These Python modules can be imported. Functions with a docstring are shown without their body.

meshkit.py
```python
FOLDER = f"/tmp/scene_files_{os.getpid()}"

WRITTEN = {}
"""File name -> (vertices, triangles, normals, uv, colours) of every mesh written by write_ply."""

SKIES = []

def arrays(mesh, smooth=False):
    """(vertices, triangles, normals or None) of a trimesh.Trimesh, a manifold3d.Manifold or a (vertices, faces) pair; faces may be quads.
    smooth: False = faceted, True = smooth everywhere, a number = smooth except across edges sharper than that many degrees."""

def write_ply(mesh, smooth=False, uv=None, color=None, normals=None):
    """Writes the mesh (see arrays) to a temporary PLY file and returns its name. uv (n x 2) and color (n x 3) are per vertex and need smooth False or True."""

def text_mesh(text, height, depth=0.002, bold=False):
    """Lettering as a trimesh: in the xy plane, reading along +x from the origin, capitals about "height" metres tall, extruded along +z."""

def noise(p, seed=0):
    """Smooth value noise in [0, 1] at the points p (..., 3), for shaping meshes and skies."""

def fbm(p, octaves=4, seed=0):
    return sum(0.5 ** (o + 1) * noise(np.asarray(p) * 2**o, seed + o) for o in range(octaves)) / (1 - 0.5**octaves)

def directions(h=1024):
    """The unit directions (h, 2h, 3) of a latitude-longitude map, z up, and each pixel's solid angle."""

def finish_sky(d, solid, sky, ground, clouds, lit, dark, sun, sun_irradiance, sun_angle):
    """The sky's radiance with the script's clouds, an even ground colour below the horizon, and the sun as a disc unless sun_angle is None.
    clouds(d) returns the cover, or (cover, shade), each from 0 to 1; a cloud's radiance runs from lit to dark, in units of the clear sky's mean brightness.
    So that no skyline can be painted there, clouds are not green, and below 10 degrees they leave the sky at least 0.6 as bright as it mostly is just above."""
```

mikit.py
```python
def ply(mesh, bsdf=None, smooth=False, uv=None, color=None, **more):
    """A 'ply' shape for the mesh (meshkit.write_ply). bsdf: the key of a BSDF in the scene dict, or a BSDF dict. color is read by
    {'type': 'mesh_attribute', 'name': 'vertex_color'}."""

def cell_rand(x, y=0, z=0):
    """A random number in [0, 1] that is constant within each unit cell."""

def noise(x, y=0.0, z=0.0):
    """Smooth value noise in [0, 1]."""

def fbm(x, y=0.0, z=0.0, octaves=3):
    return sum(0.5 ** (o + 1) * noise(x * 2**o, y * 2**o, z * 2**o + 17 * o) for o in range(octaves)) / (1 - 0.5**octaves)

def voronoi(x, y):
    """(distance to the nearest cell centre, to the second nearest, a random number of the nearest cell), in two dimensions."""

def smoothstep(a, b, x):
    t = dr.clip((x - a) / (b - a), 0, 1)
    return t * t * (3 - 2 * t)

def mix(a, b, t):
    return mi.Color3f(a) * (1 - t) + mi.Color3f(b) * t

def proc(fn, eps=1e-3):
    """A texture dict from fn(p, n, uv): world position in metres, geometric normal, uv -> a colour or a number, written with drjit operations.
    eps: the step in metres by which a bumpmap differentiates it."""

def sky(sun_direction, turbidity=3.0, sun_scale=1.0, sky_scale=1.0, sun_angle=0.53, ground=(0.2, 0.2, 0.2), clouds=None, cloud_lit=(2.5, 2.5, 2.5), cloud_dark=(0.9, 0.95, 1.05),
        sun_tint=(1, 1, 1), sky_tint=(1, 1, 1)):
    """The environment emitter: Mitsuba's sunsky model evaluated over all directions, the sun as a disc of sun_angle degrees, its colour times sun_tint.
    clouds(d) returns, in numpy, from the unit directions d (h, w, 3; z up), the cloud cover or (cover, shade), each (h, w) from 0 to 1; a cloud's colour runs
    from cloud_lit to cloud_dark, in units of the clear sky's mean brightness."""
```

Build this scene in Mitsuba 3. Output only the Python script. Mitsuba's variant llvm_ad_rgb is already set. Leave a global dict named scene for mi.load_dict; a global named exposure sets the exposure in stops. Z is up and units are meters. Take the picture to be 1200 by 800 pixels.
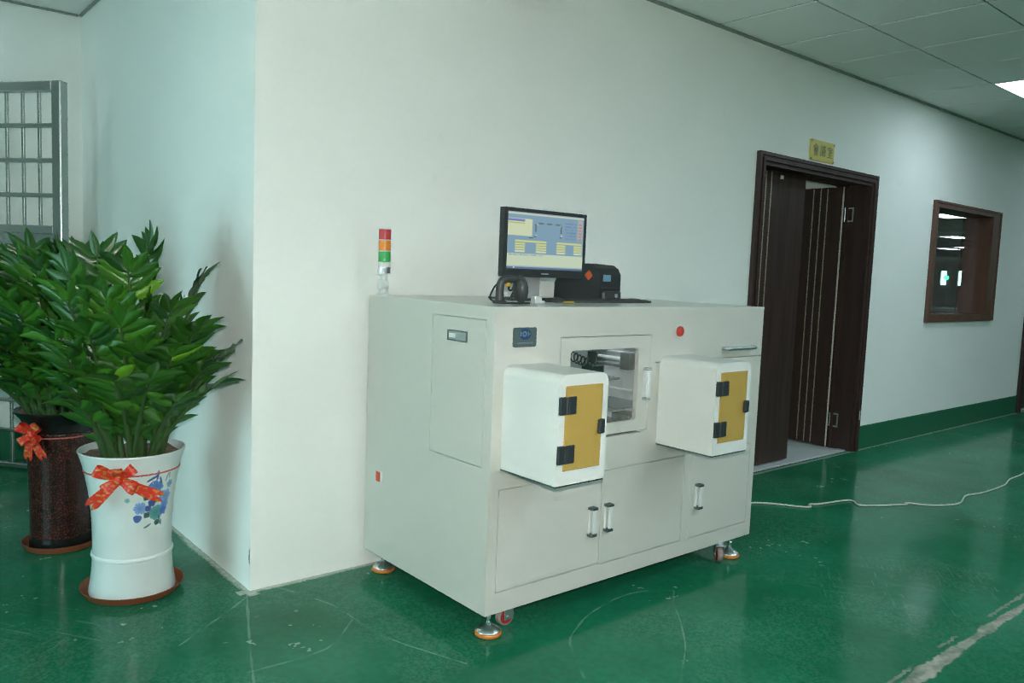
import math, random
import numpy as np
import drjit as dr
import mitsuba as mi
import trimesh
import manifold3d as m3
import shapely.geometry as sg
import mikit, meshkit
from mikit import proc, noise, fbm, voronoi, smoothstep, mix, cell_rand

T = mi.ScalarTransform4f
scene, labels = {}, {}

# ------------------------------------------------------------------ camera, lights, exposure
exposure = 1.12
LS = 0.5                           # common scale of all lamps
CAM = np.array([-1.1916, -2.9352, 1.2819])
yaw, pit, rol = np.radians([40.1412, -5.0925, 2.2463])
FW = np.array([np.sin(yaw) * np.cos(pit), np.cos(yaw) * np.cos(pit), np.sin(pit)])
RT = np.array([np.cos(yaw), -np.sin(yaw), 0.0])
UP0 = np.cross(RT, FW)
UP = -RT * np.sin(rol) + UP0 * np.cos(rol)
scene['camera'] = {'type': 'perspective', 'fov': math.degrees(2 * math.atan(600 / 937.67)), 'fov_axis': 'x',
                   'near_clip': 0.05, 'far_clip': 100.0,
                   'to_world': T().look_at(origin=CAM.tolist(), target=(CAM + FW).tolist(), up=UP.tolist())}
# the photographer's flash: its mirror image in the glossy machine top and box tops throws the pale wedges
FLASH = 18.0 * LS
fpos = CAM + np.array([0.0, 0.0, 0.085])
scene['flash'] = {'type': 'spot', 'intensity': {'type': 'rgb', 'value': [1.0 * FLASH, 1.0 * FLASH, 0.95 * FLASH]},
                  'cutoff_angle': 52.0, 'beam_width': 26.0,
                  'to_world': T().look_at(origin=fpos.tolist(), target=(fpos + FW).tolist(), up=[0, 0, 1])}
PANEL = 12.0 * LS                                   # radiance of the ceiling light panels
PANEL_RGB = [0.78 * PANEL, 0.95 * PANEL, 1.04 * PANEL]
PANELS = [(5.46, -0.9), (9.06, -0.9)]      # square panels
LONG_PANELS = [(x, y) for y in (-3.0, -4.8, -6.6) for x in (-3.4, -.6, 2.2)][2:] + [(4.6, -3.0), (5.0, -4.8), (5.9, -6.6), (16.4, -3.9), (23.9, -6.65), (30.3, -8.74), (31.4, -9.8), (41.0, -14.0)]  # double panels of the hall
DAYLIGHT = 3.8 * LS                                # radiance of the frosted glass door in the wall to the left, out of the frame
ROOM_PANEL = 3.0 * LS                              # the panel of the meeting room

# ------------------------------------------------------------------ materials
def rgb(r, g, b): return {'type': 'rgb', 'value': [float(r), float(g), float(b)]}
def princ(name, color, rough=0.5, metal=0.0, spec=0.5, **kw):
    c = rgb(*color) if isinstance(color, (tuple, list)) else color
    scene[name] = {'type': 'twosided', 'b': {'type': 'principled', 'base_color': c, 'roughness': rough, 'metallic': metal, 'specular': spec, **kw}}
    return name
def metal(name, color, alpha):
    scene[name] = {'type': 'twosided', 'b': {'type': 'roughconductor', 'distribution': 'ggx', 'alpha': alpha, 'specular_reflectance': rgb(*color), 'material': 'none'}}
    return name
def plastic(name, color, alpha, ior=1.5):
    c = rgb(*color) if isinstance(color, (tuple, list)) else color
    scene[name] = {'type': 'twosided', 'b': {'type': 'roughplastic', 'distribution': 'ggx', 'alpha': alpha, 'int_ior': ior, 'diffuse_reflectance': c, 'nonlinear': False}}
    return name

def wall_tex(p, n, uv):
    t = fbm(p.x * 1.7 + 3, p.y * 1.7, p.z * 1.7, 3)
    s = noise(p.x * 9, p.y * 9, p.z * 5)
    scuff = smoothstep(0.86, 0.93, noise(p.x * 30 + 7, p.y * 30, p.z * 12)) * smoothstep(0.62, 0.75, noise(p.x * 2.3, p.y * 2.3 + 5, p.z * 2.3))
    v = 0.975 + 0.03 * t + 0.008 * s - 0.03 * scuff
    return mi.Color3f(0.80 * v, 0.83 * v, 0.79 * v)
princ('mat_wall', proc(wall_tex), 0.62, spec=0.3)

def seg(p, ax, ay, bx, by):
    dx, dy = bx - ax, by - ay
    t = dr.clip(((p.x - ax) * dx + (p.y - ay) * dy) / (dx * dx + dy * dy), 0, 1)
    return dr.sqrt(dr.square(p.x - ax - t * dx) + dr.square(p.y - ay - t * dy))
SCRATCHES = [
    [(.575, -1.271), (.713, -1.052), (.82, -.975), (.941, -.918), (1.10, -.88), (1.229, -.8755), (1.34, -.91), (1.396, -.959)],
    [(1.396, -.959), (1.30, -1.03), (1.224, -1.117), (1.13, -1.21), (1.019, -1.309), (.817, -1.446)],
    [(-.36, -.30), (-.12, -.12), (0.0, -.02)],
    [(-.02, -.02), (-.18, -.45), (-.30, -.80)],
    [(.10, -.02), (.20, -.30), (.22, -.62), (.34, -.95)],
    [(.20, -.45), (.02, -.60), (-.25, -.60)],
]
def densify(pts, k=3):
    P = np.array(pts, float)
    if len(P) < 3: return P
    P = np.vstack([2 * P[0] - P[1], P, 2 * P[-1] - P[-2]]); out = []
    for i in range(1, len(P) - 2):
        for t in np.linspace(0, 1, k, endpoint=False):
            a, b, c, d = P[i - 1:i + 3]
            out.append(.5 * (2 * b + (c - a) * t + (2 * a - 5 * b + 4 * c - d) * t * t + (3 * b - a - 3 * c + d) * t ** 3))
    return np.array(out + [P[-2]])
SCRATCH_PATHS = [densify(l).round(4).tolist() for l in SCRATCHES]
def floor_mask(p):
    w1 = fbm(p.x * 3.1, p.y * 3.1, 0, 3) - 0.5
    d = mi.Float(9.0)
    for line in SCRATCH_PATHS:
        for (a, b) in zip(line[:-1], line[1:]):
            d = dr.minimum(d, seg(p, a[0], a[1], b[0], b[1]))
    d = d + (noise(p.x * 22, p.y * 22) - 0.5) * 0.006
    broken = smoothstep(0.25, 0.6, noise(p.x * 14 + 5, p.y * 14))
    arcs = (1 - smoothstep(0.0012, 0.005, dr.abs(d))) * (0.1 + 0.9 * broken)
    # short scuffs in two directions and chips of lost paint
    a = p.x * 0.82 + p.y * 0.57
    b = -p.x * 0.57 + p.y * 0.82
    zone = smoothstep(0.42, 0.7, fbm(p.x * 1.3 + 9, p.y * 1.3, 2, 2))
    sc1 = smoothstep(0.83, 0.90, noise(a * 9, b * 260)) * smoothstep(0.45, 0.6, noise(a * 3 + 4, b * 9)) * zone
    sc2 = smoothstep(0.85, 0.91, noise(a * 240 + 3, b * 8)) * smoothstep(0.5, 0.62, noise(a * 8 + 4, b * 3)) * zone
    chip = smoothstep(0.845, 0.875, noise(p.x * 30 + 11, p.y * 30) * 0.75 + 0.25 * noise(p.x * 90, p.y * 90)) * smoothstep(0.55, 0.7, noise(p.x * 2.2 + 31, p.y * 2.2))
    # the broken joint along y = -1.89
    wob = (fbm(p.x * 1.6, p.y * 1.0, 4, 2) - 0.5) * 0.022 + (noise(p.x * 60, p.y * 60) - 0.5) * 0.010
    jd = dr.abs(p.y + 1.889 + wob) - (noise(p.x * 9, 3.0) - 0.5) * 0.016
    jw = dr.clip(0.026 - 0.010 * (p.x - 1.4), 0.010, 0.026)
    joint = 1 - smoothstep(jw - 0.004, jw + 0.005, jd)
    joint = joint * (0.72 + 0.28 * smoothstep(0.35, 0.55, fbm(p.x * 16, p.y * 30, 6, 2)))
    jd2 = dr.abs(p.y + 1.845 + wob * 1.3)
    joint2 = (1 - smoothstep(0.004, 0.010, jd2)) * smoothstep(0.35, 0.6, noise(p.x * 7 + 2, 8.0)) * 0.6
    lowx = smoothstep(1.0, 1.35, p.x + noise(p.y * 8, 2) * 0.2)
    joint = joint * lowx
    joint2 = joint2 * lowx
    # bare cement along the foot of the two walls, where the green paint stops
    rag = (fbm(p.x * 5, p.y * 5, 1, 4) - 0.5) * 0.022 + (noise(p.x * 110, p.y * 110) - 0.5) * 0.010
    m1 = (1 - smoothstep(0.014, 0.034, dr.abs(p.y) + rag)) * dr.select((p.x > -0.05) & (p.x < 3.2), 1.0, 0.0)
    m2 = (1 - smoothstep(0.014, 0.034, dr.abs(p.x) + rag)) * dr.select((p.y > -0.05) & (p.y < 2.8), 1.0, 0.0)
    m3_ = (1 - smoothstep(0.010, 0.018, dr.abs(p.y + 0.012) + rag * 0.3)) * dr.select(p.x >= 3.2, 1.0, 0.0)
    bare = dr.maximum(dr.maximum(m1, m2), m3_ * 0.55)
    return arcs, sc1, sc2, chip, joint, joint2, bare, w1
def floor_col(p, n, uv):
    arcs, sc1, sc2, chip, joint, joint2, bare, w1 = floor_mask(p)
    base = mix((0.006, 0.108, 0.050), (0.014, 0.152, 0.080), dr.clip(0.5 + w1 * 1.6, 0, 1))
    base = base * (0.92 + 0.16 * noise(p.x * 60, p.y * 60))
    haze = smoothstep(0.50, 0.85, noise(a * 26, b * 120, 3)) * smoothstep(0.35, 0.6, fbm(p.x * 2.7, p.y * 2.7 + 40, 0, 3)) * smoothstep(0.35, 0.7, noise(p.x * 150, p.y * 150))
    pale = mi.Color3f(0.24, 0.38, 0.30)
    base = mix(base, pale, dr.clip(arcs * 0.34 + sc1 * 0.20 + sc2 * 0.16 + haze * 0.09, 0, 0.8))
    base = mix(base, (0.40, 0.48, 0.40), chip * 0.5)
    grit = 0.75 + 0.4 * noise(p.x * 70, p.y * 70)
    base = mix(base, mi.Color3f(0.30, 0.29, 0.24) * grit * (0.7 + 0.6 * noise(p.x * 12, p.y * 40)), dr.clip(joint + joint2, 0, 1) * 0.9)
    base = mix(base, mi.Color3f(0.50, 0.52, 0.47) * grit, bare * 0.75)
    return base
def floor_rough(p, n, uv):
    zone = fbm(p.x * 1.3 + 9, p.y * 1.3, 2, 2)
    joint = (1 - smoothstep(0.02, 0.03, dr.abs(p.y + 1.889)))
    return 0.10 + 0.08 * zone + 0.3 * joint
def floor_bump(p, n, uv):
    return fbm(p.x * 5, p.y * 5, 0, 2)
scene['mat_floor'] = {'type': 'bumpmap', 'arbitrary': proc(floor_bump, 0.01), 'scale': 0.0012,
                      'bsdf': {'type': 'principled', 'base_color': proc(floor_col), 'roughness': proc(floor_rough), 'specular': 0.14}}

def tile_bump(p, n, uv):
    a = dr.abs(dr.sin((p.x + p.y) * 78.5)); b = dr.abs(dr.sin((p.x - p.y) * 78.5))
    return (a + b) * 0.5
scene['mat_tile'] = {'type': 'twosided', 'b': {'type': 'bumpmap', 'arbitrary': proc(tile_bump, 0.001), 'scale': 0.006,
                     'bsdf': {'type': 'diffuse', 'reflectance': rgb(.72, .76, .73)}}}
princ('mat_tile_backing', (.10, .12, .11), 0.8)
princ('mat_ceiling_far', (.60, .64, .60), 0.8)
princ('mat_wall_angle', (.20, .24, .22), 0.5)
princ('mat_green_paint', (.012, .115, .055), 0.28)
def wood_dark(p, n, uv):
    g = fbm(p.x * 40, p.y * 40, p.z * 2.0, 3)
    return mix((0.030, 0.016, 0.014), (0.055, 0.030, 0.026), g)
princ('mat_door_wood', proc(wood_dark), 0.38, spec=0.45)
def wood_brown(p, n, uv):
    g = fbm(p.x * 40, p.y * 40, p.z * 3.0, 3)
    return mix((0.085, 0.040, 0.028), (0.14, 0.065, 0.045), g)
princ('mat_window_wood', proc(wood_brown), 0.35)
princ('mat_pale_lipping', (.55, .50, .42), 0.5)
metal('mat_brass', (.78, .70, .52), 0.22)
metal('mat_chrome', (.80, .83, .84), 0.08)
metal('mat_satin_steel', (.62, .66, .66), 0.20)
metal('mat_gate_steel', (.56, .59, .57), 0.13)
metal('mat_dark_chrome', (.20, .23, .24), 0.2)
scene['mat_glass'] = {'type': 'thindielectric', 'int_ior': 1.5}
princ('mat_room_floor', (.42, .45, .45), 0.3)
princ('mat_far_wall', (.55, .60, .57), 0.8)
plastic('mat_machine', (.77, .775, .70), 0.28)
plastic('mat_machine_top', (.74, .75, .69), 0.05)
plastic('mat_machine_hood', (.72, .75, .71), 0.07)
plastic('mat_machine_inner', (.60, .63, .62), 0.3)
plastic('mat_handle', (.74, .78, .76), 0.12)
plastic('mat_amber', (.50, .335, .085), 0.12)
plastic('mat_black_plastic', (.022, .027, .028), 0.25)
plastic('mat_dark_plastic', (.050, .058, .058), 0.25)
plastic('mat_hinge', (.030, .038, .042), 0.2)
plastic('mat_keys', (.05, .055, .055), 0.3)
plastic('mat_grey_plastic', (.40, .43, .42), 0.3)
plastic('mat_white_plastic', (.72, .75, .72), 0.15)
plastic('mat_red_lens', (.55, .045, .055), 0.15)
plastic('mat_amber_lens', (.80, .26, .02), 0.15)
plastic('mat_green_lens', (.04, .42, .09), 0.15)
plastic('mat_red_button', (.62, .06, .045), 0.2)
plastic('mat_orange_rubber', (.75, .24, .03), 0.3)
plastic('mat_orange', (.80, .12, .03), 0.3)
plastic('mat_yellow', (.70, .46, .05), 0.3)
plastic('mat_blue_label', (.20, .42, .55), 0.3)
plastic('mat_teal_label', (.26, .38, .40), 0.15)
plastic('mat_plate', (.09, .13, .13), 0.15)
plastic('mat_plate_blue', (.02, .07, .18), 0.15)
plastic('mat_plate_light', (.16, .21, .25), 0.2)
plastic('mat_wheel_tread', (.36, .29, .25), 0.35)
plastic('mat_wheel_red', (.42, .03, .03), 0.25)
plastic('mat_cord_white', (.78, .80, .72), 0.3)
plastic('mat_clear_bits', (.55, .60, .58), 0.1)
plastic('mat_porcelain', (.70, .76, .74), 0.045)
plastic('mat_black_glaze', (.008, .008, .008), 0.05)
plastic('mat_saucer', (.33, .095, .040), 0.25)
plastic('mat_sign', (.74, .62, .12), 0.2)
princ('mat_sign_ink', (.08, .09, .03), 0.5)
def soil_tex(p, n, uv):
    return mix((0.06, 0.042, 0.028), (0.20, 0.145, 0.10), noise(p.x * 110, p.y * 110, p.z * 110))
princ('mat_soil', proc(soil_tex), 0.9)

FPOT = (-0.355, 0.27); RPOT = (-0.47, 0.95); REF = -1.8261
FLOWERS = [(.538, .428, .021, (.05, .17, .50), 7, .30), (.50, .405, .014, (.16, .33, .66), 6, .3), (.179, .356, .017, (.18, .34, .66), 6, .22), (.598, .330, .021, (.05, .27, .27), 8, .12),
           (.463, .371, .011, (.02, .06, .28), 5, .2), (.851, .385, .020, (.16, .32, .64), 6, .25), (.83, .352, .016, (.10, .25, .60), 6, .25), (.113, .317, .011, (.03, .09, .36), 3, .18),
           (.337, .327, .009, (.012, .06, .07), 4, .25), (.31, .394, .008, (.012, .06, .07), 4, .25), (.373, .351, .009, (.05, .08, .32), 4, .2), (.616, .291, .008, (.012, .07, .06), 4, .2),
           (.80, .332, .013, (.05, .14, .46), 5, .2), (-.117, .39, .007, (.22, .46, .40), 5, .3), (.10, .425, .006, (.05, .20, .22), 4, .3), (.95, .43, .012, (.20, .36, .55), 6, .3)]
LEAFSPOTS = [(.43, .466, .5, .022, (.03, .10, .28)), (.548, .475, 1.5, .020, (.03, .08, .28)), (.65, .452, 1.9, .018, (.03, .10, .30)), (.40, .446, .9, .014, (.06, .14, .30)),
             (.82, .460, 1.3, .018, (.20, .30, .36)), (.36, .284, .45, .016, (.05, .12, .18)), (.69, .30, 1.8, .020, (.05, .12, .20)), (.90, .465, 1.7, .014, (.18, .28, .34)),
             (.52, .395, 2.3, .012, (.03, .10, .14)), (.70, .40, 1.1, .014, (.03, .10, .16)), (.25, .40, 2.6, .010, (.10, .26, .30)), (.75, .288, 1.5, .013, (.08, .16, .26))]
def porcelain_tex(p, n, uv):
    th = dr.atan2(p.y - FPOT[1], p.x - FPOT[0]) - REF
    col = mi.Color3f(0.60, 0.67, 0.645)
    for (a, z, r, c, k, amp) in FLOWERS:
        r = r * 1.42
        u, v = (th - a) * 0.145, p.z - z
        rr = dr.sqrt(u * u + v * v); ph = dr.atan2(v, u)
        edge = r * (1 - amp + amp * dr.abs(dr.sin(ph * k * 0.5 + a * 9)))
        inside = 1 - smoothstep(-0.0012, 0.0012, rr - edge)
        vein = 0.72 + 0.6 * dr.square(dr.sin(ph * k + 2)) * smoothstep(0.1, 0.9, rr / r)
        col = mix(col, mi.Color3f(*c) * vein, inside * 0.92)
    for (a, z, ang, l, c) in LEAFSPOTS:
        u, v = (th - a) * 0.145, p.z - z
        ca, sa = math.cos(ang), math.sin(ang)
        x, y = u * ca + v * sa, -u * sa + v * ca
        inside = 1 - smoothstep(0.8, 1.15, dr.square(x / l) + dr.square(y / (l * 0.22)))
        col = mix(col, c, inside * 0.9)
    return col
plastic('mat_porcelain_flowers', proc(porcelain_tex), 0.045)
def leopard_tex(p, n, uv):
    th = dr.atan2(p.y - RPOT[1], p.x - RPOT[0])
    d1, d2, w = voronoi(th * 11.0 + (noise(p.z * 60, th * 6) - .5), p.z * 80)
    m = smoothstep(0.10, 0.42, d2 - d1)
    band = 0.75 + 0.5 * noise(p.z * 22, 1.0)
    return mix((0.008, 0.006, 0.006), mi.Color3f(0.075, 0.015, 0.010) * band * (0.6 + 0.8 * w), m)
plastic('mat_leopard', proc(leopard_tex), 0.06)
def ribbon_tex(p, n, uv):
    g = smoothstep(0.60, 0.68, noise(p.x * 130, p.y * 130, p.z * 130))
    return mix((0.72, 0.035, 0.022), (0.62, 0.28, 0.05), g * 0.8)
plastic('mat_ribbon', proc(ribbon_tex), 0.16)
plastic('mat_ribbon_line', (.50, .13, .12), 0.12)
LEAFCOL = [(.020, .084, .010), (.028, .112, .012), (.014, .062, .012), (.042, .150, .014)]
for i, c in enumerate(LEAFCOL):
    plastic(f'mat_leaf_{i}', c, 0.09)
plastic('mat_leaf_young', (.12, .32, .018), 0.17)
plastic('mat_stem', (.045, .105, .025), 0.3)
plastic('mat_stem_young', (.14, .30, .03), 0.3)

# ------------------------------------------------------------------ helpers
def cat(*ms): return trimesh.util.concatenate([m for m in ms if m is not None])
def box(x0, x1, y0, y1, z0, z1, c=0.0):
    if c <= 0:
        m = trimesh.creation.box((x1 - x0, y1 - y0, z1 - z0)); m.apply_translation(((x0 + x1) / 2, (y0 + y1) / 2, (z0 + z1) / 2)); return m
    pts = []
    for X, sx in ((x0, 1), (x1, -1)):
        for Y, sy in ((y0, 1), (y1, -1)):
            for Z, sz in ((z0, 1), (z1, -1)):
                pts += [(X, Y + sy * c, Z + sz * c), (X + sx * c, Y, Z + sz * c), (X + sx * c, Y + sy * c, Z)]
    return trimesh.convex.convex_hull(np.array(pts))
def tube(path, r, n=10, caps=True):
    P = np.asarray(path, float); N = len(P)
    r = np.broadcast_to(r, (N,))
    t = np.gradient(P, axis=0); t /= np.linalg.norm(t, axis=1, keepdims=True) + 1e-12
    a = np.cross(t[0], [0, 0, 1.0] if abs(t[0][2]) < .9 else [1.0, 0, 0]); a /= np.linalg.norm(a)
    V = []; ang = np.arange(n) * 2 * np.pi / n
    for i in range(N):
        a = a - t[i] * (a @ t[i]); a /= np.linalg.norm(a) + 1e-12
        b = np.cross(t[i], a)
        V.append(P[i] + r[i] * (np.cos(ang)[:, None] * a + np.sin(ang)[:, None] * b))
    V = np.vstack(V); F = []
    for i in range(N - 1):
        for j in range(n):
            p, q = i * n + j, i * n + (j + 1) % n
            F += [(p, q, q + n), (p, q + n, p + n)]
    if caps:
        V = np.vstack([V, P[0], P[-1]]); k = len(V)
        for j in range(n):
            F += [(k - 2, (j + 1) % n, j), (k - 1, (N - 1) * n + j, (N - 1) * n + (j + 1) % n)]
    return trimesh.Trimesh(V, F, process=False)
def lathe(prof, cx=0, cy=0, z0=0, n=56):
    prof = np.asarray(prof, float); N = len(prof); ang = np.arange(n) * 2 * np.pi / n
    V = np.vstack([np.c_[cx + r * np.cos(ang), cy + r * np.sin(ang), np.full(n, z0 + z)] for r, z in prof]); F = []
    for i in range(N - 1):
        for j in range(n):
            p, q = i * n + j, i * n + (j + 1) % n
            F += [(p, q, q + n), (p, q + n, p + n)]
    m = trimesh.Trimesh(V, F, process=True); m.update_faces(m.nondegenerate_faces()); return m
def xz(poly, y0, y1):
    """a polygon in x and z, extruded from y0 to y1"""
    m = trimesh.creation.extrude_polygon(poly, y1 - y0, engine='earcut')
    v = m.vertices.copy(); m.vertices = np.c_[v[:, 0], y1 - v[:, 2], v[:, 1]]
    return m
def yz(poly, x0, x1):
    m = trimesh.creation.extrude_polygon(poly, x1 - x0, engine='earcut')
    v = m.vertices.copy(); m.vertices = np.c_[x0 + v[:, 2], v[:, 0], v[:, 1]]
    return m
def rect(x0, x1, z0, z1): return sg.box(x0, z0, x1, z1)
def rrect(x0, x1, z0, z1, r): return sg.box(x0 + r, z0 + r, x1 - r, z1 - r).buffer(r, quad_segs=6)
def cyl(c, axis, r, h, n=24, r2=None):
    """a closed cylinder from c along axis"""
    c = np.array(c, float); a = np.array(axis, float); a /= np.linalg.norm(a)
    e = min(0.0015, h * .2, r * .2); r2 = r if r2 is None else r2
    return tube([c, c + a * 1e-6, c + a * e, c + a * (h - e), c + a * h, c + a * (h + 1e-6)], [r - e, r - e, r, r2, r2 - e, r2 - e], n)
def rot(m, ang, axis, about=(0, 0, 0)):
    m = m.copy(); m.apply_transform(trimesh.transformations.rotation_matrix(ang, axis, about)); return m
def num(key):
    if key not in scene and key not in labels: return key
    i = 1
    while f'{key}_{i:03d}' in scene or f'{key}_{i:03d}' in labels: i += 1
    return f'{key}_{i:03d}'
def add(key, mesh, bsdf, smooth=30, label=None, **kw):
    key = num(key)
    scene[key] = mikit.ply(mesh, bsdf, smooth=smooth, **kw)
    if label: labels[key] = {'label': label}
    return key
def thing(name, label, category, group=None):
    key = num(name); labels[key] = {'label': label, 'category': category}
    if group: labels[key]['group'] = group
    return key
def tag(key, label, category, group=None):
    labels[key] = {'label': label, 'category': category}
    if group: labels[key]['group'] = group
def struct(name, mesh, bsdf, label, smooth=False):
    k = add(name, mesh, bsdf, smooth=smooth); labels[k] = {'label': label, 'kind': 'structure'}; return k
def mcube(x0, x1, y0, y1, z0, z1): return m3.Manifold.cube([x1 - x0, y1 - y0, z1 - z0]).translate([x0, y0, z0])
def smoothpath(pts, k=8):
    P = np.array(pts, float); P = np.vstack([2 * P[0] - P[1], P, 2 * P[-1] - P[-2]]); out = []
    for i in range(1, len(P) - 2):
        for t in np.linspace(0, 1, k, endpoint=False):
            a, b, c, d = P[i - 1:i + 3]
            out.append(.5 * (2 * b + (c - a) * t + (2 * a - 5 * b + 4 * c - d) * t * t + (3 * b - a - 3 * c + d) * t ** 3))
    return np.array(out + [P[-2]])

# ------------------------------------------------------------------ the setting
H = 2.744
XR, XL, YF, YB = 46.0, -4.8, -17.0, 2.73
struct('floor', box(XL, XR, YF, 0.0, -.1, 0).union(box(XL, 0.0, -0.001, YB, -.1, 0)) if False else cat(box(XL, XR, YF, 0.02, -.1, 0), box(XL, 0.02, 0.02, YB, -.1, 0)),
       'mat_floor', 'glossy green epoxy floor with pale scratches and a broken joint')
W = 0.24
DX0, DX1, DZ = 3.30, 4.712, 2.03
WX0, WX1, WZ0, WZ1 = 5.89, 7.112, 1.035, 1.955
wm = mcube(0, XR, 0, W, 0, H + .05) - mcube(DX0, DX1, -.1, 1, -.1, DZ) - mcube(WX0, WX1, -.1, 1, WZ0, WZ1) - mcube(8.28, 9.2, -.1, .2, -.1, 2.03)
struct('wall_right', wm, 'mat_wall', 'long white painted wall behind the machine, with the dark door')
struct('wall_left', box(0, W, W, YB + W, 0, H + .05), 'mat_wall', 'short white wall returning beside the potted plants')
struct('wall_back', box(XL, 0, YB, YB + W, 0, H + .05), 'mat_wall', 'white wall behind the stainless steel gate')
struct('wall_far_left', box(XL - W, XL, YF, YB + W, 0, H + .05), 'mat_far_wall', 'far wall of the hall, out of the frame on one side')
NX = -2.5                                       # the nook with the plants is closed by a wall with a frosted glass door
GD = (-.75, .55, .06, 2.05)                     # glass door opening: y0, y1, z0, z1
struct('wall_opposite', mcube(NX - W, NX, -1.2, YB, 0, H + .011) - mcube(NX - .12, NX + 1, *GD), 'mat_far_wall', 'wall facing the plants, with a frosted glass door, out of the frame')
labels['door_3'] = {'label': 'wide frosted glass door letting daylight into the hall, out of the frame', 'kind': 'structure'}
gm = (GD[0] + GD[1]) / 2
add('door_3__frame', cat(*[box(NX - .06, NX + .02, a, b, c, d) for a, b, c, d in ((GD[0], GD[1], GD[2], GD[2] + .06), (GD[0], GD[1], GD[3] - .06, GD[3]), (GD[0], GD[0] + .05, GD[2] + .06, GD[3] - .06), (GD[1] - .05, GD[1], GD[2] + .06, GD[3] - .06), (gm - .025, gm + .025, GD[2] + .06, GD[3] - .06))]), 'mat_satin_steel', False)
for a, b in ((GD[0] + .05, gm - .025), (gm + .025, GD[1] - .05)):
    s_ = add('door_3__pane', trimesh.Trimesh([(NX - .05, a, GD[2] + .06), (NX - .05, b, GD[2] + .06), (NX - .05, b, GD[3] - .06), (NX - .05, a, GD[3] - .06)], [(0, 1, 2), (0, 2, 3)], process=False), 'mat_white_plastic', False)
    scene[s_]['emitter'] = {'type': 'area', 'radiance': rgb(.56 * DAYLIGHT, .98 * DAYLIGHT, 1.03 * DAYLIGHT)}
struct('wall_far_right', box(XR, XR + W, YF, W, 0, H + .05), 'mat_far_wall', 'far end wall of the hall, mirrored in the window pane')
PX = 21.0
pw = mcube(PX, PX + .1, -7.5, -4.2, 0, 1.95)
WIN = [(-5.85, -5.58), (-5.42, -5.20), (-5.12, -4.84)]
for a, b in WIN: pw = pw - mcube(PX - .1, PX + 1, a, b, 1.30, 1.74)
struct('wall_partition', pw, 'mat_far_wall', 'low partition with lit windows in the hall, mirrored in the window pane')
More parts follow.
